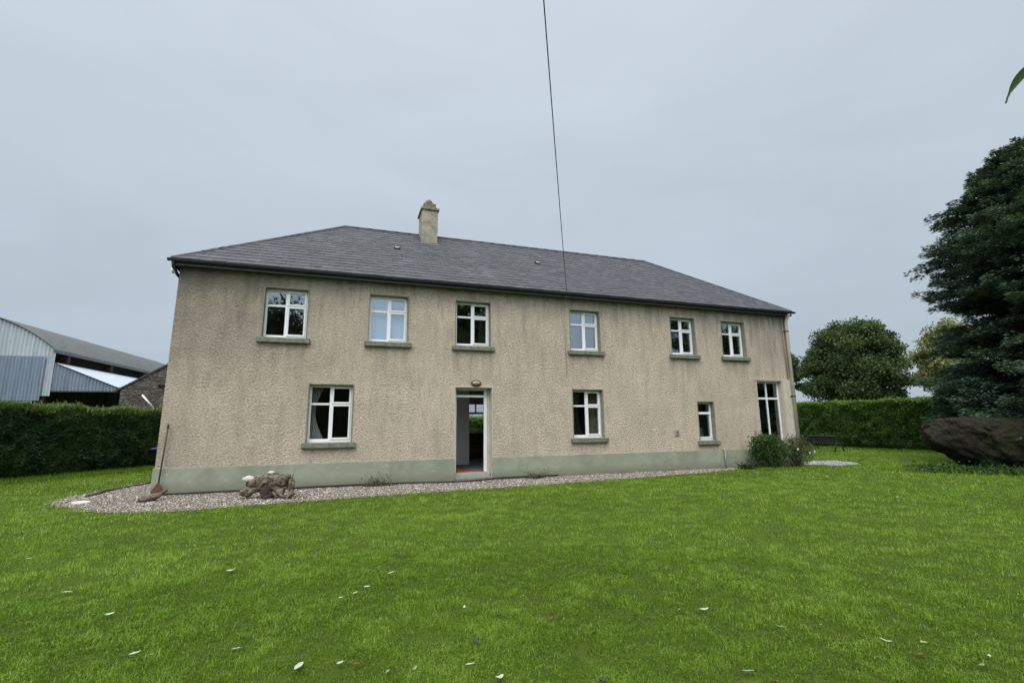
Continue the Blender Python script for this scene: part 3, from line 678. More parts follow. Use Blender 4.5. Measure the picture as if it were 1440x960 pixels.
tag(rock('stone', (-1.96, -1.36, .43), (.115, .08, .07), WST, seed=2), 'larger white stone resting on the left end of the tree stump', 'stone')
tag(rock('stone', (-1.5, -1.47, .555), (.075, .06, .035), WST, seed=6), 'smaller white stone on top of the middle of the tree stump', 'stone')
tag(rock('stone', (-5.15, -.75, .03), (.17, .09, .04), WST, seed=9), 'flat white stone at the left tip of the gravel', 'stone')
# low stone edging on the far side of the gravel
tag(limb('edging_kerb', [(-5.55, .4, .03), (-5.5, 1.5, .03), (-5.3, 2.6, .03), (-5.0, 3.6, .03), (-4.7, 4.4, .03)], [.035, .045, .04, .04, .03], simple('earth_edge', (.10, .085, .06), .95, .3, 8, bump=.6), None, .03, 10, 3, 4), 'low dark stone edging between the lawn and the gravel left of the house', 'edging')
tag((lambda q: (q.tube([(-4.35, 1.9, 1.02), (-4.62, 2.0, 1.03), (-4.92, 2.1, 1.0)], [.05, .045, .02], 10), q.build('blue_tap_hose', BLUEP, None))[1])(MB()), 'small blue object sticking out behind the left corner of the house', 'blue fitting')

# ------------------------------------------------------------------ leaf machinery
def unit(v): return v/np.maximum(1e-9, np.linalg.norm(v, axis=-1, keepdims=True))
def leaves(name, C, D, L, Wd, mat, tint, parent=None, fold=.25, up=None):
    """diamond leaves: C centres, D pointing direction, L length, Wd width"""
    n = len(C); D = unit(D); R_ = rng.normal(size=(n, 3)) if up is None else np.asarray(up)+rng.normal(0, .5, (n, 3))
    S = unit(np.cross(D, R_)); Nn = np.cross(S, D); L = np.broadcast_to(L, n)[:, None]; Wd = np.broadcast_to(Wd, n)[:, None]
    V = np.stack([C-D*L*.5, C+S*Wd*.5+Nn*Wd*fold, C+D*L*.5, C-S*Wd*.5+Nn*Wd*fold], 1).reshape(-1, 3)
    return np_mesh(name, V, 4, mat, parent, tint=np.repeat(np.clip(tint, 0, 1), 4))
def ball(n, r=1.): 
    v = unit(rng.normal(size=(n, 3))); return v*(rng.random((n, 1))**(1/3))*r
def grow_tree(name, base, H, label, cat, leafm, clumps, per, leaf, group=None, trunk_r=.25, dens=.5, tintmu=.5):
    """clumps: list of (centre, radius vector); trunk, limbs to the clumps, leaves"""
    base = Vector(base); T = thing(name, base, label, cat, group)
    b = MB(); top = base+Vector((0, 0, H*.75))
    b.tube([base-Vector((0, 0, .1)), base.lerp(top, .35)+Vector((.1, .05, 0)), base.lerp(top, .7), top], [trunk_r, trunk_r*.8, trunk_r*.5, trunk_r*.15], 10); b.build('trunk', BARK, T)
    b = MB()
    for c, r in clumps[::2]:
        c = Vector(c); t0 = min(.95, max(.15, (c.z-base.z)/H*.75)); s0 = base.lerp(top, t0); mid = s0.lerp(c, .5)+Vector((0, 0, .15*(c-s0).length)); b.tube([s0, mid, c], [trunk_r*.35, trunk_r*.2, .02], 6, False)
    b.build('limbs', BARK, T)
    Cs, Ds, Ts = [], [], []
    for c, r in clumps:
        c = np.array(c); r = np.array(r); u = unit(rng.normal(size=(per, 3)))*(rng.random((per, 1))**dens)
        Cs.append(c+u*r*(1+rng.normal(0, .12, (per, 1)))); Ds.append(unit(u)*.7+rng.normal(0, .6, (per, 3))+np.array([0, 0, -.1])); Ts.append(np.full(per, rng.normal(tintmu, .12))+rng.normal(0, .15, per))
    C = np.concatenate(Cs); D = np.concatenate(Ds); t = np.concatenate(Ts)
    leaves('crown', C, D, leaf*rng.uniform(.7, 1.3, len(C)), leaf*.62*rng.uniform(.7, 1.3, len(C)), leafm, t, T); return T

# round tree beyond the right hedge
def crownclumps(c, R, n, r0, r1, zsq=.8, lo=-.8):
    o = []; c = np.array(c)
    while len(o) < n:
        v = unit(rng.normal(size=3)); 
        if v[2] < lo: continue
        k = rng.random()**.33; r = rng.uniform(r0, r1); o.append((c+v*k*(np.array(R)-r*.6), (r, r, r*zsq)))
    return o
grow_tree('broadleaf_tree', (38.5, 13.6, 0), 8.6, 'wide round topped dark green tree beyond the right hand hedge', 'tree', TREEL,
          crownclumps((38.5, 13.6, 5.5), (4.1, 4.1, 4.35), 135, .6, 1.25, .8, -1), 560, .20, trunk_r=.35)
grow_tree('broadleaf_tree', (37.5, 19.6, 0), 7, 'smaller dark tree half hidden behind the right corner of the house', 'tree', TREEL,
          crownclumps((37.5, 19.6, 5.3), (2.6, 2.6, 2.9), 34, .5, .9, .6, -.6), 420, .20, trunk_r=.2)
grow_tree('yellow_green_tree', (30.5, 3.2, 0), 6.5, 'small tree with yellowish green leaves between the hedge and the dark conifer', 'tree', YELL,
          crownclumps((30.5, 2.9, 4.7), (1.7, 1.7, 2.6), 75, .28, .62, .9, -1), 260, .15, trunk_r=.12, tintmu=.45)

# dark layered conifer at the right edge
def conifer(base, label):
    base = np.array(base, float); T = thing('conifer', tuple(base), label, 'conifer')
    b = MB(); b.tube([tuple(base), tuple(base+[.1, 0, 4]), tuple(base+[0, .1, 8.5]), tuple(base+[0, 0, 11.6])], [.42, .33, .17, .03], 12); b.build('trunk', BARK, T)
    zk = [1.0, 2.2, 3.5, 4.6, 5.6, 6.5, 7.3, 8.3, 9.3, 10.3, 11.2, 11.9]; rk = [3.6, 3.9, 3.6, 3.25, 3.25, 3.5, 3.6, 3.0, 2.4, 1.65, .85, .2]
    bm_ = MB(); Cs, Ds, Ts = [], [], []
    nb = 500
    for i in range(nb):
        z = .8+10.6*(i/nb)**1.15; a = i*2.39996+rng.normal(0, .3)
        R_ = (np.interp(z, zk, rk)-.22)*(.93+.10*math.sin(z*2*math.pi/1.5+a))*rng.uniform(.78, 1.03)
        dr = np.array([math.cos(a), math.sin(a), 0]); R_ += 1.5*max(0, -.93*dr[0]-.37*dr[1])**4*(z < 3.6); droop = -.05*R_ if z < 5 else .08*R_
        end = base+np.array([0, 0, z])+dr*R_+np.array([0, 0, droop+.12]); st = base+np.array([0, 0, z-.3]); mid = (st+end)/2+np.array([0, 0, .18*R_])
        bm_.tube([tuple(st), tuple((st+mid)/2), tuple(mid)], [.05, .04, .02], 5, False)
        side = np.array([-math.sin(a), math.cos(a), 0]); mu = rng.normal(.45, .15)
        ns = int(4+5*R_/3)
        for k in range(ns):
            # one flat spray: a rib with short needles fanning out and drooping at the rim
            u = min(1., max(.12, .25+.78*(k+rng.uniform(-.3, .3))/ns)); q = (1-u)**2*st+2*u*(1-u)*mid+u*u*end
            sg = rng.choice((-1, 1)); hd_ = unit(dr*rng.uniform(.6, 1.2)+side*sg*rng.uniform(0, 1.0)+np.array([0, 0, rng.normal(.03, .14)]))
            ln = rng.uniform(.55, 1.0)*(.6+.4*R_/3); c0 = q+side*sg*rng.uniform(0, .45)*(1.1-u)
            sd_ = unit(np.cross(hd_, [0, 0, 1.])); n = int(165*ln)
            w = rng.random(n); lt = rng.uniform(-1, 1, n)*(.12+.36*np.sin(np.pi*w**.7))*ln
            C_ = c0+hd_*(w*ln)[:, None]+sd_*lt[:, None]+np.array([0, 0, 1.])*(rng.normal(0, .06, n)-.35*lt*lt/ln-.10*w*w*ln)[:, None]
            D_ = hd_*rng.uniform(.5, 1.1, (n, 1))+sd_*(np.sign(lt)*rng.uniform(.1, .8, n))[:, None]+rng.normal(0, .18, (n, 3))
            Cs.append(C_); Ds.append(D_); Ts.append(mu+rng.normal(0, .12)+rng.normal(0, .10, n)+.22*(w > .75))
    bm_.build('limbs', BARK, T)
    C = np.concatenate(Cs); D = np.concatenate(Ds); t = np.concatenate(Ts); n = len(C)
    leaves('crown', C, D, rng.uniform(.10, .21, n), rng.uniform(.03, .06, n), CONL, t, T, .15, up=(0, 0, 1)); return T
conifer((23.2, -4.3, 0), 'tall dark layered conifer at the right edge behind the boulder')

# hedges ---------------------------------------------------------------
def hedge(name, A, B, H, depth, label, mat, n, L0, L1, W0, W1, spiky, topbias=.0, zlo=0.):
    """A->B foot of the visible face; body extends to the left of A->B"""
    A = np.array([*A, 0.]); B = np.array([*B, 0.]); U = B-A; Ln = np.linalg.norm(U); U = U/Ln; Bk = np.array([-U[1], U[0], 0])
    T = thing(name, tuple((A+B)/2+Bk*depth/2), label, 'hedge')
    b = MB(); M_ = Matrix(((U[0], Bk[0], 0, A[0]), (U[1], Bk[1], 0, A[1]), (0, 0, 1, 0), (0, 0, 0, 1)))
    b.box(.1, Ln-.1, .28, depth-.28, 0, H-.25, M_); b.build('stems', CORE, T)
    nf = int(n*.68); nt_ = int(n*.26); ns = n-nf-nt_
    # face
    u = rng.random(nf)*Ln; z = H*rng.random(nf)**.92
    bul = (vnoise(u, z, 1.1, 0)-.5)*.30+(vnoise(u, z, 3.2, 1)-.5)*.16
    dp_ = np.abs(rng.normal(0, .13, nf))+.0
    rnd = .25*np.clip((z-(H-.5))/.5, 0, 1)**2; low = .12*np.clip((.35-z)/.35, 0, 1)
    C = A+U*u[:, None]+Bk*(dp_+rnd+low-bul+.05)[:, None]+np.array([0, 0, 1])*z[:, None]
    D = -Bk*rng.uniform(.4, 1.2, (nf, 1))+U*rng.normal(0, .6, (nf, 1))+np.array([0, 0, 1])*rng.normal(.25 if spiky else -.15, .5, (nf, 1))
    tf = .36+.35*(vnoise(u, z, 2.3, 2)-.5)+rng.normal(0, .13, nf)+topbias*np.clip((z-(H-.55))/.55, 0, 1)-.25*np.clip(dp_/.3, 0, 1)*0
    # top
    u2 = rng.random(nt_)*Ln; v2 = rng.random(nt_)*depth; z2 = H+(vnoise(u2, v2, 1.3, 0)-.5)*.22-np.abs(rng.normal(0, .1, nt_))
    C2 = A+U*u2[:, None]+Bk*v2[:, None]+np.array([0, 0, 1])*z2[:, None]
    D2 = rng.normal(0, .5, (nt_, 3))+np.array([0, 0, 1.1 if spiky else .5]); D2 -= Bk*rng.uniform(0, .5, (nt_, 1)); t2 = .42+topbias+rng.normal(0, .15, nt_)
    # back and ends
    u3 = rng.random(ns)*Ln; z3 = rng.random(ns)*H; C3 = A+U*u3[:, None]+Bk*(depth-.05+rng.normal(0, .1, ns))[:, None]+np.array([0, 0, 1])*z3[:, None]
    k = rng.random(ns) < .3; C3[k] = (A+U*np.where(rng.random(ns) < .5, .03, Ln-.03)[:, None]+Bk*(rng.random(ns)*depth)[:, None]+np.array([0, 0, 1])*z3[:, None])[k]
    D3 = Bk+rng.normal(0, .6, (ns, 3)); t3 = rng.normal(.4, .15, ns)
    nsh = int(Ln*22); us = rng.random(nsh)*Ln; vs_ = rng.random(nsh)**1.6*depth*.8; kk = 7        # stray shoots standing out of the top
    sh = rng.uniform(.04, .22, nsh); fr_ = rng.random((nsh, kk)); ln_ = rng.normal(0, .25, (nsh, 2))
    b0 = A+U*us[:, None]+Bk*vs_[:, None]+np.array([0, 0, 1])*(H+(vnoise(us, vs_, 1.3, 0)-.5)*.22-.05)[:, None]
    C4 = (b0[:, None, :]+(np.stack([ln_[:, 0], ln_[:, 1], np.ones(nsh)], 1)*sh[:, None])[:, None, :]*fr_[..., None]).reshape(-1, 3)+rng.normal(0, .012, (nsh*kk, 3))
    D4 = np.array([0, 0, 1.])+rng.normal(0, .45, (nsh*kk, 3)); t4 = .5+topbias+rng.normal(0, .12, nsh*kk)
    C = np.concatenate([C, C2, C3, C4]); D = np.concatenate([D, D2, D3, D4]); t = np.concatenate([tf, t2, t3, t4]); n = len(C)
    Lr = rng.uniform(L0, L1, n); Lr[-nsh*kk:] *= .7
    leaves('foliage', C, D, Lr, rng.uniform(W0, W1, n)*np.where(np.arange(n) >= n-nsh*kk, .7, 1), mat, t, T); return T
# left hedge: foot runs from near left to far right, behind the house
hd = np.array([2.46, 3.98]); hd = hd/np.linalg.norm(hd)
HA = np.array([-9.34, 4.78])-hd*7.5; HB = np.array([-9.34, 4.78])+hd*8.2
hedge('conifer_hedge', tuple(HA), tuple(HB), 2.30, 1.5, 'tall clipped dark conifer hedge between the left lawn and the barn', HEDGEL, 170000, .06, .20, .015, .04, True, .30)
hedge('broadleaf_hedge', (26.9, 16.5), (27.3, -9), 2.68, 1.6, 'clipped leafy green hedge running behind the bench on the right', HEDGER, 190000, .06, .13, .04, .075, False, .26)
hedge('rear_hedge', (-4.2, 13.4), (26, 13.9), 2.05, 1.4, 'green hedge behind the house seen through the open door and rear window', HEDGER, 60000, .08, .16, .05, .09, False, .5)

# boulder ---------------------------------------------------------------
b = MB(); bmesh.ops.create_icosphere(b.bm, subdivisions=7, radius=1); o = b.build('boulder', BOULD, smooth=True)
from mathutils import noise as mn
for v in o.data.vertices:
    p = v.co.copy(); e_1 = 1.65                                     # blocky, not egg-like
    p = Vector([math.copysign(abs(c)**(1/e_1), c) for c in p]); 
    w_ = Vector((p.x*2.35, p.y*1.25, p.z*.84))
    n = mn.fractal(w_*.8+Vector((4, 1, 2)), 1.0, 2.0, 4)*.16
    rdg = mn.ridged_multi_fractal(w_*1.5+Vector((1, 7, 2)), .9, 2.1, 5, 1.0, 2.0)*.045+mn.fractal(w_*6, .8, 2, 4)*.03
    p = p*(1+n-rdg)
    if p.z < .0:                                                     # undercut towards the ground
        k = min(1, -p.z/.9); p.x *= 1-.27*k; p.y *= 1-.18*k
    p.z = max(p.z, -.95)
    v.co = Vector((p.x*2.35, p.y*1.25, p.z*.88+.78))
o.location = (19.5, -4.55, 0); o.rotation_euler = (0, 0, rad(-40)); tag(o, 'huge dark mossy boulder under the conifer at the right edge', 'boulder')
# ivy and weeds along its foot
n = 5200; t_ = rng.random(n)[:, None]; q = np.array([16.7, -3.2])*(1-t_)+np.array([19.1, -6.3])*t_+rng.normal(0, .22, (n, 2))
Cc = np.concatenate([q, (np.abs(rng.normal(0, .09, n))+.02)[:, None]], 1)
tag(leaves('ivy_ground_cover', Cc, rng.normal(size=(n, 3))*[1, 1, .5]+[-.2, -.5, .2], rng.uniform(.05, .11, n), rng.uniform(.04, .08, n), NETL, rng.normal(.5, .2, n)), 'ivy and weeds growing along the foot of the boulder', 'ivy', kind='stuff')

# shrubs beside the house -------------------------------------------------
def bush(name, c, R_, n, label, cat, mat, leaf, nst, flowers=0, flat=.6, ragged=.16):
    c = np.array(c, float); T = thing(name, (c[0], c[1], 0), label, cat); b = MB(); tips = []
    for i in range(nst):
        d = unit(rng.normal(size=3)*[1, 1, .5]+[0, 0, .6]); e = c+d*np.array(R_)*rng.uniform(.75, 1.05); e[2] = max(e[2], .12)
        st = np.array([c[0]+rng.normal(0, .09), c[1]+rng.normal(0, .09), 0]); mid = (st+e)/2+np.array([0, 0, .08]); b.tube([tuple(st), tuple(mid), tuple(e)], [.012, .009, .004], 5, False); tips.append(e)
    b.build('stems', BARK, T); tips = np.array(tips)
    v = unit(rng.normal(size=(n, 3)))*(rng.random((n, 1))**.45); lum = 1+ragged*2*(vnoise(v[:, 0]*3+5, v[:, 2]*3+v[:, 1]*2+9, 1.3, 0)-.5)[:, None]; C = c+v*R_*lum
    k = rng.random(n) < .35; C[k] = tips[rng.integers(0, nst, k.sum())]+rng.normal(0, .09, (k.sum(), 3)); C[:, 2] = np.maximum(C[:, 2], .02)
    leaves('foliage', C, unit(C-c+[0, 0, .1])+rng.normal(0, .6, (n, 3)), leaf*rng.uniform(.7, 1.4, n), leaf*.55*rng.uniform(.7, 1.3, n), mat, rng.normal(.5, .2, n), T)
    for i in range(flowers):
        f = MB(); p = tips[i % nst]+rng.normal(0, .12, 3); p[2] = max(.5, p[2]); p[1] -= .1
        for j in range(5):
            aa = j*1.257; f.face(tuple(p), tuple(p+np.array([math.cos(aa-.5)*.035, -.01, math.sin(aa-.5)*.035])), tuple(p+np.array([math.cos(aa)*.05, -.02, math.sin(aa)*.05])), tuple(p+np.array([math.cos(aa+.5)*.035, -.01, math.sin(aa+.5)*.035])))
        f.build('flower', PETAL, T)
    return T
bush('shrub', (13.62, -.75, .56), (.55, .5, .56), 6500, 'dense dark green shrub in front of the tall window', 'shrub', BUSHL, .07, 26)
bush('rose_bush', (14.85, -.65, .52), (.66, .45, .50), 2600, 'straggly rose bush with white flowers at the right corner of the house', 'rose bush', ROSEL, .055, 34, 9)
bush('weed_clump', (12.85, -.45, .07), (.45, .2, .08), 420, 'low weeds at the foot of the wall left of the dense shrub', 'weeds', NETL, .07, 10)
bush('weed_clump', (5.3, -.32, .05), (.30, .14, .07), 260, 'small weeds in the gravel right of the doorstep', 'weeds', ROSEL, .05, 6)
bush('weed_clump', (.9, -.25, .04), (.5, .12, .05), 380, 'brown weeds in the gravel midway between the stump and the door', 'weeds', ROSEL, .05, 6)
# tall grass under the bench
# bench ------------------------------------------------------------------
Bn = thing('bench', (24.0, 5.35, 0), 'dark wooden garden bench standing before the right hand hedge', 'bench')
by0, by1 = 4.62, 6.15
b = MB(); b.box(23.75, 24.15, by0, by1, .40, .44); b.build('seat', BENCHM, Bn, bevel=.008)
b = MB(); Mb = Matrix.Translation((23.72, 0, .46)) @ Matrix.Rotation(rad(-8), 4, 'Y')
for k in range(3): b.box(-.015, .015, by0, by1, .0+k*.115, .10+k*.115, Mb)
b.build('backrest', BENCHM, Bn, bevel=.006)
for yy in (by0+.06, by1-.06):
    for xa, xb in ((23.76, 23.62), (24.13, 24.26)):
        b = MB(); b.tube([(xa, yy, .42), (xb, yy, 0)], .032, 6); b.build('leg', BENCHM, Bn)
b = MB(); b.box(23.62, 23.70, by0-.01, by1+.01, .795, .815); b.build('top_rail', simple('bench_rail', (.12, .13, .15), .5, .1, 5), Bn, bevel=.004)

# ------------------------------------------------------------------ barn and outbuilding on the left
def corrug(P, F_=None): pass
def corr_sheet(name, quad_fn, nu, nv, mat, parent, amp=.022, thick=None):
    """quad_fn(u,v)->point,normal ; corrugated in u"""
    V = []
    for i in range(nu+1):
        for j in range(nv+1):
            p, n = quad_fn(i/nu, j/nv); V.append(p+n*(amp*(1 if i % 4 in (0, 1) else -1)*(.8 if i % 2 else 1)))
    V = np.array(V); I = (np.arange(nu)[:, None]*(nv+1)+np.arange(nv)[None]).ravel()
    return np_mesh(name, V, 4, mat, parent, F=np.stack([I, I+nv+1, I+nv+2, I+1], -1), smooth=True)
BA = rad(-4.5)      # barn axis turned a little clockwise from +Y
ax_ = np.array([math.sin(-BA), math.cos(BA), 0]); rx_ = np.array([math.cos(BA), -math.sin(-BA), 0]); zz_ = np.array([0, 0, 1.])
B0 = np.array([-11.86, 12., 0])        # right eave corner of the gable
BARN = thing('barn', tuple(B0-rx_*4.2+ax_*5), 'round roofed corrugated tin hay barn with a lean-to beyond the left hedge', 'barn')
EVZ, HALF, RISE, LEN = 4.91, 4.2, 1.66, 15.
RR = (HALF**2+RISE**2)/(2*RISE); cz = EVZ+RISE-RR; th0 = math.asin(HALF/RR)
def arc(u): t = th0*(1-2*u); return -HALF+RR*math.sin(t), cz+RR*math.cos(t)      # u=0 right eave, 1 left eave (offset from right eave)
def roof_fn(u, v):
    d, z = arc(v); t = th0*(1-2*v); return B0+rx_*(d)+ax_*(u*LEN-.15)+zz_*z, rx_*math.sin(t)+zz_*math.cos(t)
corr_sheet('roof', roof_fn, 400, 28, TIN3, BARN)
def gab(u, v):
    d = -2*HALF*u; zt = arc(u_of(d))[1] if True else 0
    return B0+rx_*d+zz_*(4.62+(zt-4.62)*v), -ax_
def u_of(d): return (1-math.asin(max(-1, min(1, (d+HALF)/RR)))/th0)/2
corr_sheet('gable_panel', gab, 240, 2, TIN1, BARN)
corr_sheet('lower_panel', lambda u, v: (B0+rx_*(-.32-7.9*u)+zz_*(2.75+1.86*v)-ax_*.05, -ax_), 260, 2, TIN2, BARN)
corr_sheet('edge_panel', lambda u, v: (B0+rx_*(-.42*u)+zz_*(2.95+1.67*v)-ax_*.015, -ax_), 14, 2, TIN1, BARN)
corr_sheet('foot_panel', lambda u, v: (B0+rx_*(-.6-7.7*u)+zz_*(.0+2.74*v)+ax_*.02, -ax_), 220, 2, TIN1, BARN)
def bm_to(b, M_): pass
Mbarn = Matrix(((rx_[0], ax_[0], 0, B0[0]), (rx_[1], ax_[1], 0, B0[1]), (0, 0, 1, 0), (0, 0, 0, 1)))
PM = simple('rusty_post', (.05, .032, .024), .9, .3, 8)
b = MB(); b.box(-.52, -.22, .06, .3, 0, 2.95, Mbarn); b.build('post', PM, BARN)
for k in range(4):
    b = MB(); b.box(-.13, .0, 3.5*k+.8, 3.5*k+1.0, 0, 4.77, Mbarn); b.build('post', PM, BARN)
b = MB(); b.box(-.03, .03, -.2, LEN-.2, 4.78, 4.92, Mbarn); b.build('eave_rail', simple('barn_gutter', (.16, .17, .17), .6, .2, 6), BARN)
b = MB(); b.box(-8.38, -8.3, .1, LEN-.2, 0, 4.85, Mbarn); b.box(-8.3, 2.4, LEN-.3, LEN-.2, 0, 3.3, Mbarn); b.box(-8.3, -.02, LEN-.19, LEN-.1, 0, 5.0, Mbarn); b.build('rear_wall', simple('dark_tin', (.03, .03, .032), .8, .3, 4), BARN)
b = MB(); b.box(-.42, -.36, .1, LEN-.35, 0, 5.0, Mbarn); b.build('inner_cladding', simple('dark_boarding', (.03, .026, .024), .9, .4, 3), BARN)
# lean-to
LZ0, LZ1, LW = 4.36, 3.30, 2.45
corr_sheet('lean_to_roof', lambda u, v: (B0+rx_*(.04+LW*v)+ax_*(u*(LEN-1)-.1)+zz_*(LZ0+(LZ1-LZ0)*v), unit(np.array([.45, 0, .9]))), 260, 2, TIN4, BARN, .008)
corr_sheet('lean_to_gable', lambda u, v: (B0+rx_*(.02+(LW-.03)*u)+zz_*(3.15+(LZ0-.02+(LZ1-LZ0)*u-3.15)*v), -ax_), 76, 2, TIN2, BARN)
b = MB(); b.box(LW-.1, LW+.02, -.02, 12, 3.16, 3.34, Mbarn); b.box(.0, LW, .0, .06, 3.12, 3.19, Mbarn); b.build('lean_to_rail', simple('dark_rail', (.05, .045, .045), .7, .3, 5), BARN)

# stone outbuilding
OB = thing('stone_outbuilding', (-6.2, 13.5, 0), 'rough stone outbuilding between the left hedge and the house corner', 'outbuilding')
oy = 11.0; ob = [(-9.05, 0), (-3.3, 0), (-3.3, 3.2), (-6.15, 5.15), (-9.05, 3.22)]
b = MB(); b.prism(ob, oy, 16.); b.build('wall', RUBBLE, OB)
b = MB(); 
for (xa, za, xb, zb) in ((-9.28, 3.12, -6.15, 5.21), (-3.1, 3.10, -6.15, 5.21)):
    b.face((xa, oy-.05, za), (xa, 16.1, za), (xb, 16.1, zb), (xb, oy-.05, zb)); b.face((xa, oy-.05, za-.07), (xa, oy-.05, za), (xb, oy-.05, zb), (xb, oy-.05, zb-.07))
b.build('roof', DARKM, OB)
b = MB(); b.box(-8.2, -7.9, oy-.02, oy+.3, 3.08, 3.22) if False else b.box(-7.72, -7.45, oy-.012, oy+.2, 3.28, 3.42); b.build('vent_hole', simple('dark_hole', (.01, .01, .01), 1, .1, 3), OB)
b = MB(); b.tube([(-7.93, 10, 2.91), (-7.50, 10.0, 2.40)], .035, 8); b.tube([(-7.50, 10, 2.40), (-7.45, 10.6, .2)], .03, 6)
tag(b.build('white_post', WHITEP), 'slanting white rail in front of the stone outbuilding', 'rail')

# ------------------------------------------------------------------ lawn grass blades
def lawn():
    global rng
    A0 = -YAW    # bearing of the view, clockwise from +Y
    parts_V = []; parts_t = []
    V4, T4, V3, T3 = [], [], [], []
    for r0, r1, dens, wd, hh, kind in ((1.6, 4.2, 11500, .0035, .040, 4), (4.2, 6.5, 7500, .0048, .040, 4), (6.5, 10, 3800, .008, .042, 3), (10, 16, 1700, .013, .045, 3), (16, 32, 420, .026, .05, 3)):
        half = rad(58); area = half*(r1*r1-r0*r0); n = int(area*dens)
        r = np.sqrt(rng.uniform(r0*r0, r1*r1, n)); a = A0+rng.uniform(-half, half, n)
        x = CAM.x+r*np.sin(a); y = CAM.y+r*np.cos(a)
        jx, jy = x+rng.normal(0, .05, n), y+rng.normal(0, .05, n)
        k = ~inside(jx, jy, GRAVEL_POLY) & ~inside(jx, jy, PATCH_POLY) & ~((x > HX0-.1) & (x < HX1+.1) & (y > -.12) & (y < HD+.2)) & (x < 27)
        c_ = (x+9.34)*hd[1]-(y-4.78)*hd[0]; k &= c_ > -.4
        k &= vnoise(x, y, 6.1, 1)*.7+vnoise(x, y, 14.3, 0)*.3 < .84; cl = .6*vnoise(x, y, 4.2, 0)+.4*vnoise(x, y, 11., 2); k &= rng.random(n) < .35+1.1*cl
        x, y = x[k], y[k]; n = len(x); cl = cl[k]
        fine = vnoise(x, y, 17, 1); big = .6*vnoise(x, y, .45, 2)+.4*vnoise(x, y, 1.4, 0)
        edge = inside(x+rng.normal(0, .22, n), y+.0+rng.normal(0, .22, n), GRAVEL_POLY)
        h = .85*hh*rng.uniform(.5, 1.25, n)*(.35+1.3*cl)*(.7+.6*fine)*(1+.6*edge)
        yaw = rng.uniform(0, 2*np.pi, n)+1.5*vnoise(x, y, 1.7, 1); lean = rng.uniform(.2, 1.15, n)
        dx, dy = np.cos(yaw), np.sin(yaw); sx, sy = -dy, dx; w_ = wd*rng.uniform(.6, 1.3, n)
        z0 = gz(x, y)-.004
        t = .47+.27*(big-.5)+.48*(cl-.5)+.30*(fine-.5)+rng.normal(0, .15, n); t = np.where(rng.random(n) < .04, rng.uniform(.85, 1, n), np.clip(t, 0, .86))
        base = np.stack([x, y, z0], 1); S_ = np.stack([sx, sy, 0*sx], 1)*w_[:, None]*.5
        tip = base+np.stack([dx*h*np.sin(lean), dy*h*np.sin(lean), h*np.cos(lean)], 1)*1.15
        if kind == 4:
            mid = base+np.stack([dx*h*.28*np.sin(lean*.5), dy*h*.28*np.sin(lean*.5), h*.62*np.cos(lean*.4)], 1)
            V4.append(np.stack([base-S_, base+S_, mid+S_*.85, mid-S_*.85], 1).reshape(-1, 3)); T4.append(np.repeat(t, 4))
            V3.append(np.stack([mid-S_*.85, mid+S_*.85, tip], 1).reshape(-1, 3)); T3.append(np.repeat(t, 3))
        else:
            V3.append(np.stack([base-S_, base+S_, tip], 1).reshape(-1, 3)); T3.append(np.repeat(t, 3))
    A, B_ = np.concatenate(V4), np.concatenate(V3)
    # quads as two triangles
    A = A.reshape(-1, 4, 3); A3 = A[:, [0, 1, 2, 0, 2, 3]].reshape(-1, 3); tA = np.repeat(np.concatenate(T4).reshape(-1, 4)[:, 0], 6)
    V = np.concatenate([A3, B_]); t = np.concatenate([tA, np.concatenate(T3)])
    tag(np_mesh('grass', V, 3, GRASS, tint=t), 'mown green lawn grass in front of the house', 'grass', kind='stuff')
    # a few longer tufts: foot of the hedges, kerb, stump
lawn()
def tuft_strip(name, pts, n, h0, h1, label, spread=.15):
    P_ = np.array(pts, float); seg = rng.integers(0, len(P_)-1, n); f = rng.random((n, 1)); p = P_[seg]*(1-f)+P_[seg+1]*f+rng.normal(0, spread, (n, 2))
    a = rng.uniform(0, 6.3, n); le = rng.uniform(0, .8, n); h = rng.uniform(h0, h1, n); b0 = np.concatenate([p, np.zeros((n, 1))], 1); d = np.stack([np.cos(a)*np.sin(le), np.sin(a)*np.sin(le), np.cos(le)], 1)
    S_ = np.stack([-np.sin(a), np.cos(a), 0*a], 1)*.005
    tag(np_mesh(name, np.stack([b0-S_, b0+S_, b0+d*h[:, None]], 1).reshape(-1, 3), 3, GRASS, tint=np.repeat(rng.normal(.5, .18, n).clip(0, 1), 3)), label, 'grass', kind='stuff')
tuft_strip('long_grass', [(22.6, 5.4), (23.6, 5.2), (23.2, 6.2), (22.0, 6.8)], 2600, .08, .26, 'longer grass under and in front of the bench', .25)
foot = [tuple(np.array([-9.34, 4.78])+hd*q-np.array([-hd[1], hd[0]])*.12) for q in (-6, -3, 0, 2, 4, 6, 8)]
tuft_strip('long_grass', foot, 16000, .06, .24, 'longer grass and weeds along the foot of the left conifer hedge', .13)
tuft_strip('long_grass', [(26.7, 12), (26.8, 6), (27.0, 0), (27.2, -6)], 14000, .05, .18, 'longer grass along the foot of the right hand hedge', .12)
tuft_strip('long_grass', [(16.2, -2.6), (16.7, -3.4), (17.4, -4.4), (18.3, -5.6)], 2600, .08, .30, 'longer grass growing at the foot of the boulder', .22)
tuft_strip('long_grass', [(12.9, -1.0), (13.6, -1.3), (14.8, -1.25), (15.7, -1.0)], 2600, .05, .14, 'longer grass in front of the shrub and rose bush', .1)

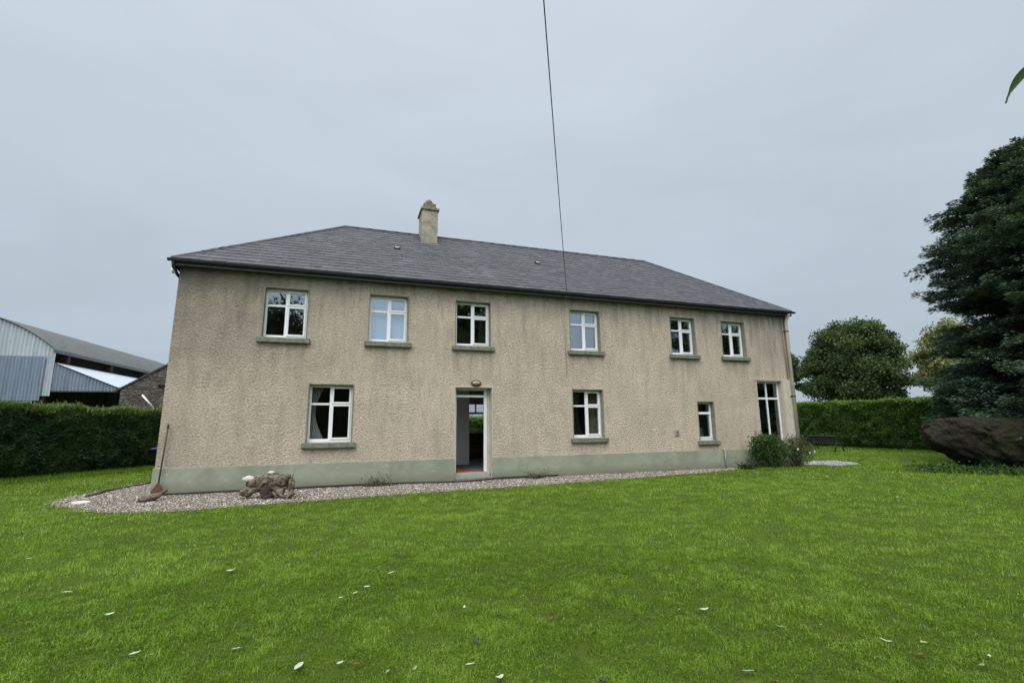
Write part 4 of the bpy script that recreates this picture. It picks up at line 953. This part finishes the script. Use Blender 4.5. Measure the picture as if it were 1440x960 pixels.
# ------------------------------------------------------------------ fallen leaves
def gp(px, py, z=.03):
    d = FW*672.85+RT*(px-720)+UP*(480-py); t = (z-CAM.z)/d.z; return CAM+d*t
def leaf_mesh(seed, L, W, curl):
    r = random.Random(seed); V = []; n = 6
    for i in range(n+1):
        u = i/n; w_ = W*math.sin(math.pi*min(1, u*.93+.05))**.8*.5; zc = curl*(u-.5)**2*L*4
        V += [(u*L-L/2, -w_, zc+abs(w_)*.5), (u*L-L/2, 0, zc), (u*L-L/2, w_, zc+abs(w_)*.5*r.uniform(.4, 1.3))]
    F = [(3*i+k, 3*i+3+k, 3*i+4+k, 3*i+1+k) for i in range(n) for k in (0, 1)]
    return np.array(V), np.array(F)
protos = {}
def fallen(px, py, kind, L, label, rz):
    key = (kind, random.choice((1, 2, 3)))
    if key not in protos:
        V, F = leaf_mesh(key[1]*7+kind, .085, .036, (.04, .10, .18)[key[1]-1])
        o = np_mesh('fallen_leaf', V, 4, FL[kind], F=F, smooth=True); protos[key] = o
    else:
        o = protos[key].copy(); link(o)
    p = gp(px, py, .045); o.location = (p.x, p.y, float(gz(p.x, p.y))+.030); o.rotation_euler = (random.uniform(-.3, .3), random.uniform(-.25, .25), rz); s = L/.085*.88; o.scale = (s, s, s)
    tag(o, label, 'fallen leaf', 'fallen leaves on the lawn')
LV = [
 (702, 946, 0, .085, 'pale green leaf at the bottom edge of the lawn just left of centre', .6), (661, 931, 0, .075, 'pale leaf just up and left of the big pale leaf at the bottom edge', .3),
 (668, 898, 3, .10, 'dark curled leaf on the lawn below the doorway', -1.0), (653, 850, 0, .06, 'small white leaf on the lawn straight below the doorway', 1.2),
 (610, 879, 2, .055, 'orange brown leaf left of the dark curled leaf', .2), (550, 803, 0, .085, 'long pale leaf far below the gap left of the door', .1),
 (516, 825, 0, .07, 'pale leaf just below and left of the long pale leaf', .2), (500, 833, 0, .06, 'pale leaf left of a pair of pale leaves in mid lawn', .4), (479, 839, 0, .06, 'left end of the row of three pale leaves in mid lawn', .8),
 (420, 938, 0, .095, 'large pale leaf at the bottom edge, left part of the lawn', 1.0), (478, 934, 0, .06, 'small pale leaf right of the large pale one at the bottom edge', .7), (333, 910, 0, .08, 'pale leaf low on the lawn below the left ground floor window', .5),
 (376, 873, 4, .06, 'grey green leaf in the left middle of the lawn', .9), (357, 885, 0, .045, 'tiny pale leaf beside the grey green leaf', .2), (325, 800, 0, .10, 'white leaf below the tree stump', .0),
 (154, 863, 0, .075, 'white leaf of a close pair in the left of the lawn, right one', .4), (130, 863, 0, .06, 'white leaf of a close pair in the left of the lawn, left one', -.3), (94, 830, 0, .09, 'long pale leaf near the left edge of the lawn', .2),
 (41, 781, 0, .07, 'pale leaf farthest left on the lawn', .1), (189, 920, 0, .08, 'pale leaf near the bottom left corner', .8), (228, 787, 4, .06, 'faint grey leaf below the log', .5), (299, 766, 4, .06, 'grey leaf on the lawn between the log and the stump', .8),
 (173, 834, 4, .05, 'small leaf above the close pair of white leaves', .8), (545, 946, 4, .07, 'grey green leaf at the bottom edge between two pale leaves', 1.3), (583, 940, 4, .055, 'small yellow green leaf at the bottom edge', 1.0), (500, 935, 2, .05, 'brown leaf at the bottom edge', .2), (466, 810, 2, .05, 'rusty leaf in mid lawn left of the long pale leaf', .9),
 (948, 743, 0, .07, 'pale leaf highest on the lawn right of the door', .2), (942, 761, 0, .09, 'white upright leaf under the highest pale leaf', 1.2), (846, 772, 3, .05, 'tiny dark leaf on the lawn below the right ground floor window', .3), (858, 812, 3, .085, 'dark leaf in the centre of the lawn', .1),
 (990, 852, 0, .085, 'pale leaf of a pair right of centre, right one', -.3), (956, 851, 0, .06, 'pale leaf of a pair right of centre, left one', .5), (1150, 873, 0, .065, 'thin pale leaf in the right half of the lawn', -.4), (1096, 874, 4, .08, 'grey green leaf left of the thin pale leaf', -.6), (834, 881, 4, .07, 'blue green leaf low in the centre of the lawn', .7),
 (1244, 894, 0, .085, 'pale pointed leaf beside the yellow leaf at lower right', -.8), (1298, 896, 1, .085, 'yellow green leaf at the lower right of the lawn', .1), (1293, 912, 2, .055, 'brown leaf right under the yellow green leaf', .1), (1280, 843, 0, .055, 'round pale leaf in the right of the lawn', .3), (1256, 834, 2, .06, 'dark brown leaf beside the round pale leaf', .3),
 (1389, 917, 0, .06, 'small white leaf near the lower right corner', .3), (1380, 930, 4, .06, 'grey leaf below the small white leaf near the lower right corner', .1), (1430, 828, 0, .04, 'tiny white leaf at the right edge of the lawn', .2), (1090, 951, 2, .07, 'brown leaf at the bottom edge right of centre', .4), (846, 949, 3, .10, 'dark broad leaf at the bottom edge right of centre', .6),
 (1052, 936, 4, .08, 'grey green leaf at the bottom edge further right of the dark broad leaf', -.5), (1080, 848, 2, .06, 'reddish brown leaf in the right middle of the lawn', .5), (775, 862, 2, .055, 'brown leaf below centre of the lawn', .5), (735, 832, 4, .05, 'dull green leaf in the middle of the lawn', .9),
 (1262, 700, 0, .09, 'white petals on the lawn in front of the boulder', .1), (1275, 702, 0, .07, 'second white petal on the lawn in front of the boulder, right one', .8)]
for a in LV: fallen(*a)

# ------------------------------------------------------------------ overhanging tree beside the photographer
def overhang():
    base = (6.6, -17.6, 0)
    cl = crownclumps((6.2, -17.0, 6.0), (3.2, 3.2, 2.6), 40, .5, .9, .7, -.8)
    T = grow_tree('overhanging_tree', base, 8, 'tree whose drooping leaf hangs into the top right corner', 'tree', TREEL, cl, 260, .13, trunk_r=.2)
    tipp = Vector((2.69, -12.625, 3.03)); b = MB(); b.tube([(6.4, -17.2, 4.6), (5.0, -15.2, 4.9), (3.8, -13.6, 4.3), (3.0, -12.75, 3.55), tipp], [.05, .035, .02, .008, .003], 6, False); b.build('branch', BARK, T)
    # leaf curving down and to the left, as seen at the picture corner
    n = 10; a = tipp; V = []
    p0, p1, p2 = Vector((2.675, -12.62, 3.02)), Vector((2.575, -12.556, 2.95)), Vector((2.546, -12.531, 2.836))
    for i in range(n+1):
        u = i/n; p = p0*(1-u)**2+p1*2*u*(1-u)+p2*u*u; d = ((p1-p0)*(1-u)+(p2-p1)*u).normalized(); s = d.cross(FW).normalized()
        w_ = .017*math.sin(math.pi*min(1, (u+.04)/.90))**.8 if u < .84 else .003
        V += [tuple(p-s*w_-FW*.004), tuple(p), tuple(p+s*w_-FW*.006)]
    F = [(3*i+k, 3*i+3+k, 3*i+4+k, 3*i+1+k) for i in range(n) for k in (0, 1)]
    np_mesh('leaf', np.array(V), 4, OVERL, T, tint=np.full(len(V), .5), F=np.array(F), smooth=True)
overhang()

grow_tree('garden_tree', (-7.5, -26, 0), 12, 'tall leafy garden tree behind the photographer, mirrored in the left upstairs window', 'tree', TREEL, crownclumps((-7.0, -26, 8.2), (4.2, 4.2, 4.6), 60, .8, 1.5, .8, -.8), 240, .26, trunk_r=.3)
grow_tree('garden_tree', (10.2, -26, 0), 12, 'tall leafy garden tree behind the photographer, mirrored in the upstairs window over the door', 'tree', TREEL, crownclumps((10.4, -26, 8.4), (4.4, 4.2, 4.6), 60, .8, 1.5, .8, -.8), 240, .26, trunk_r=.3)
grow_tree('garden_tree', (34, -24, 0), 13, 'tall leafy garden tree behind the photographer, mirrored in the right upstairs windows', 'tree', TREEL, crownclumps((34, -24, 8.4), (6, 5, 5), 60, 1, 1.7, .8, -.8), 240, .3, trunk_r=.3)
hedge('garden_hedge', (40, -21.5), (-26, -21.5), 5.6, 1.5, 'garden hedge closing the lawn behind the photographer', HEDGER, 26000, .12, .26, .09, .16, False, .1)
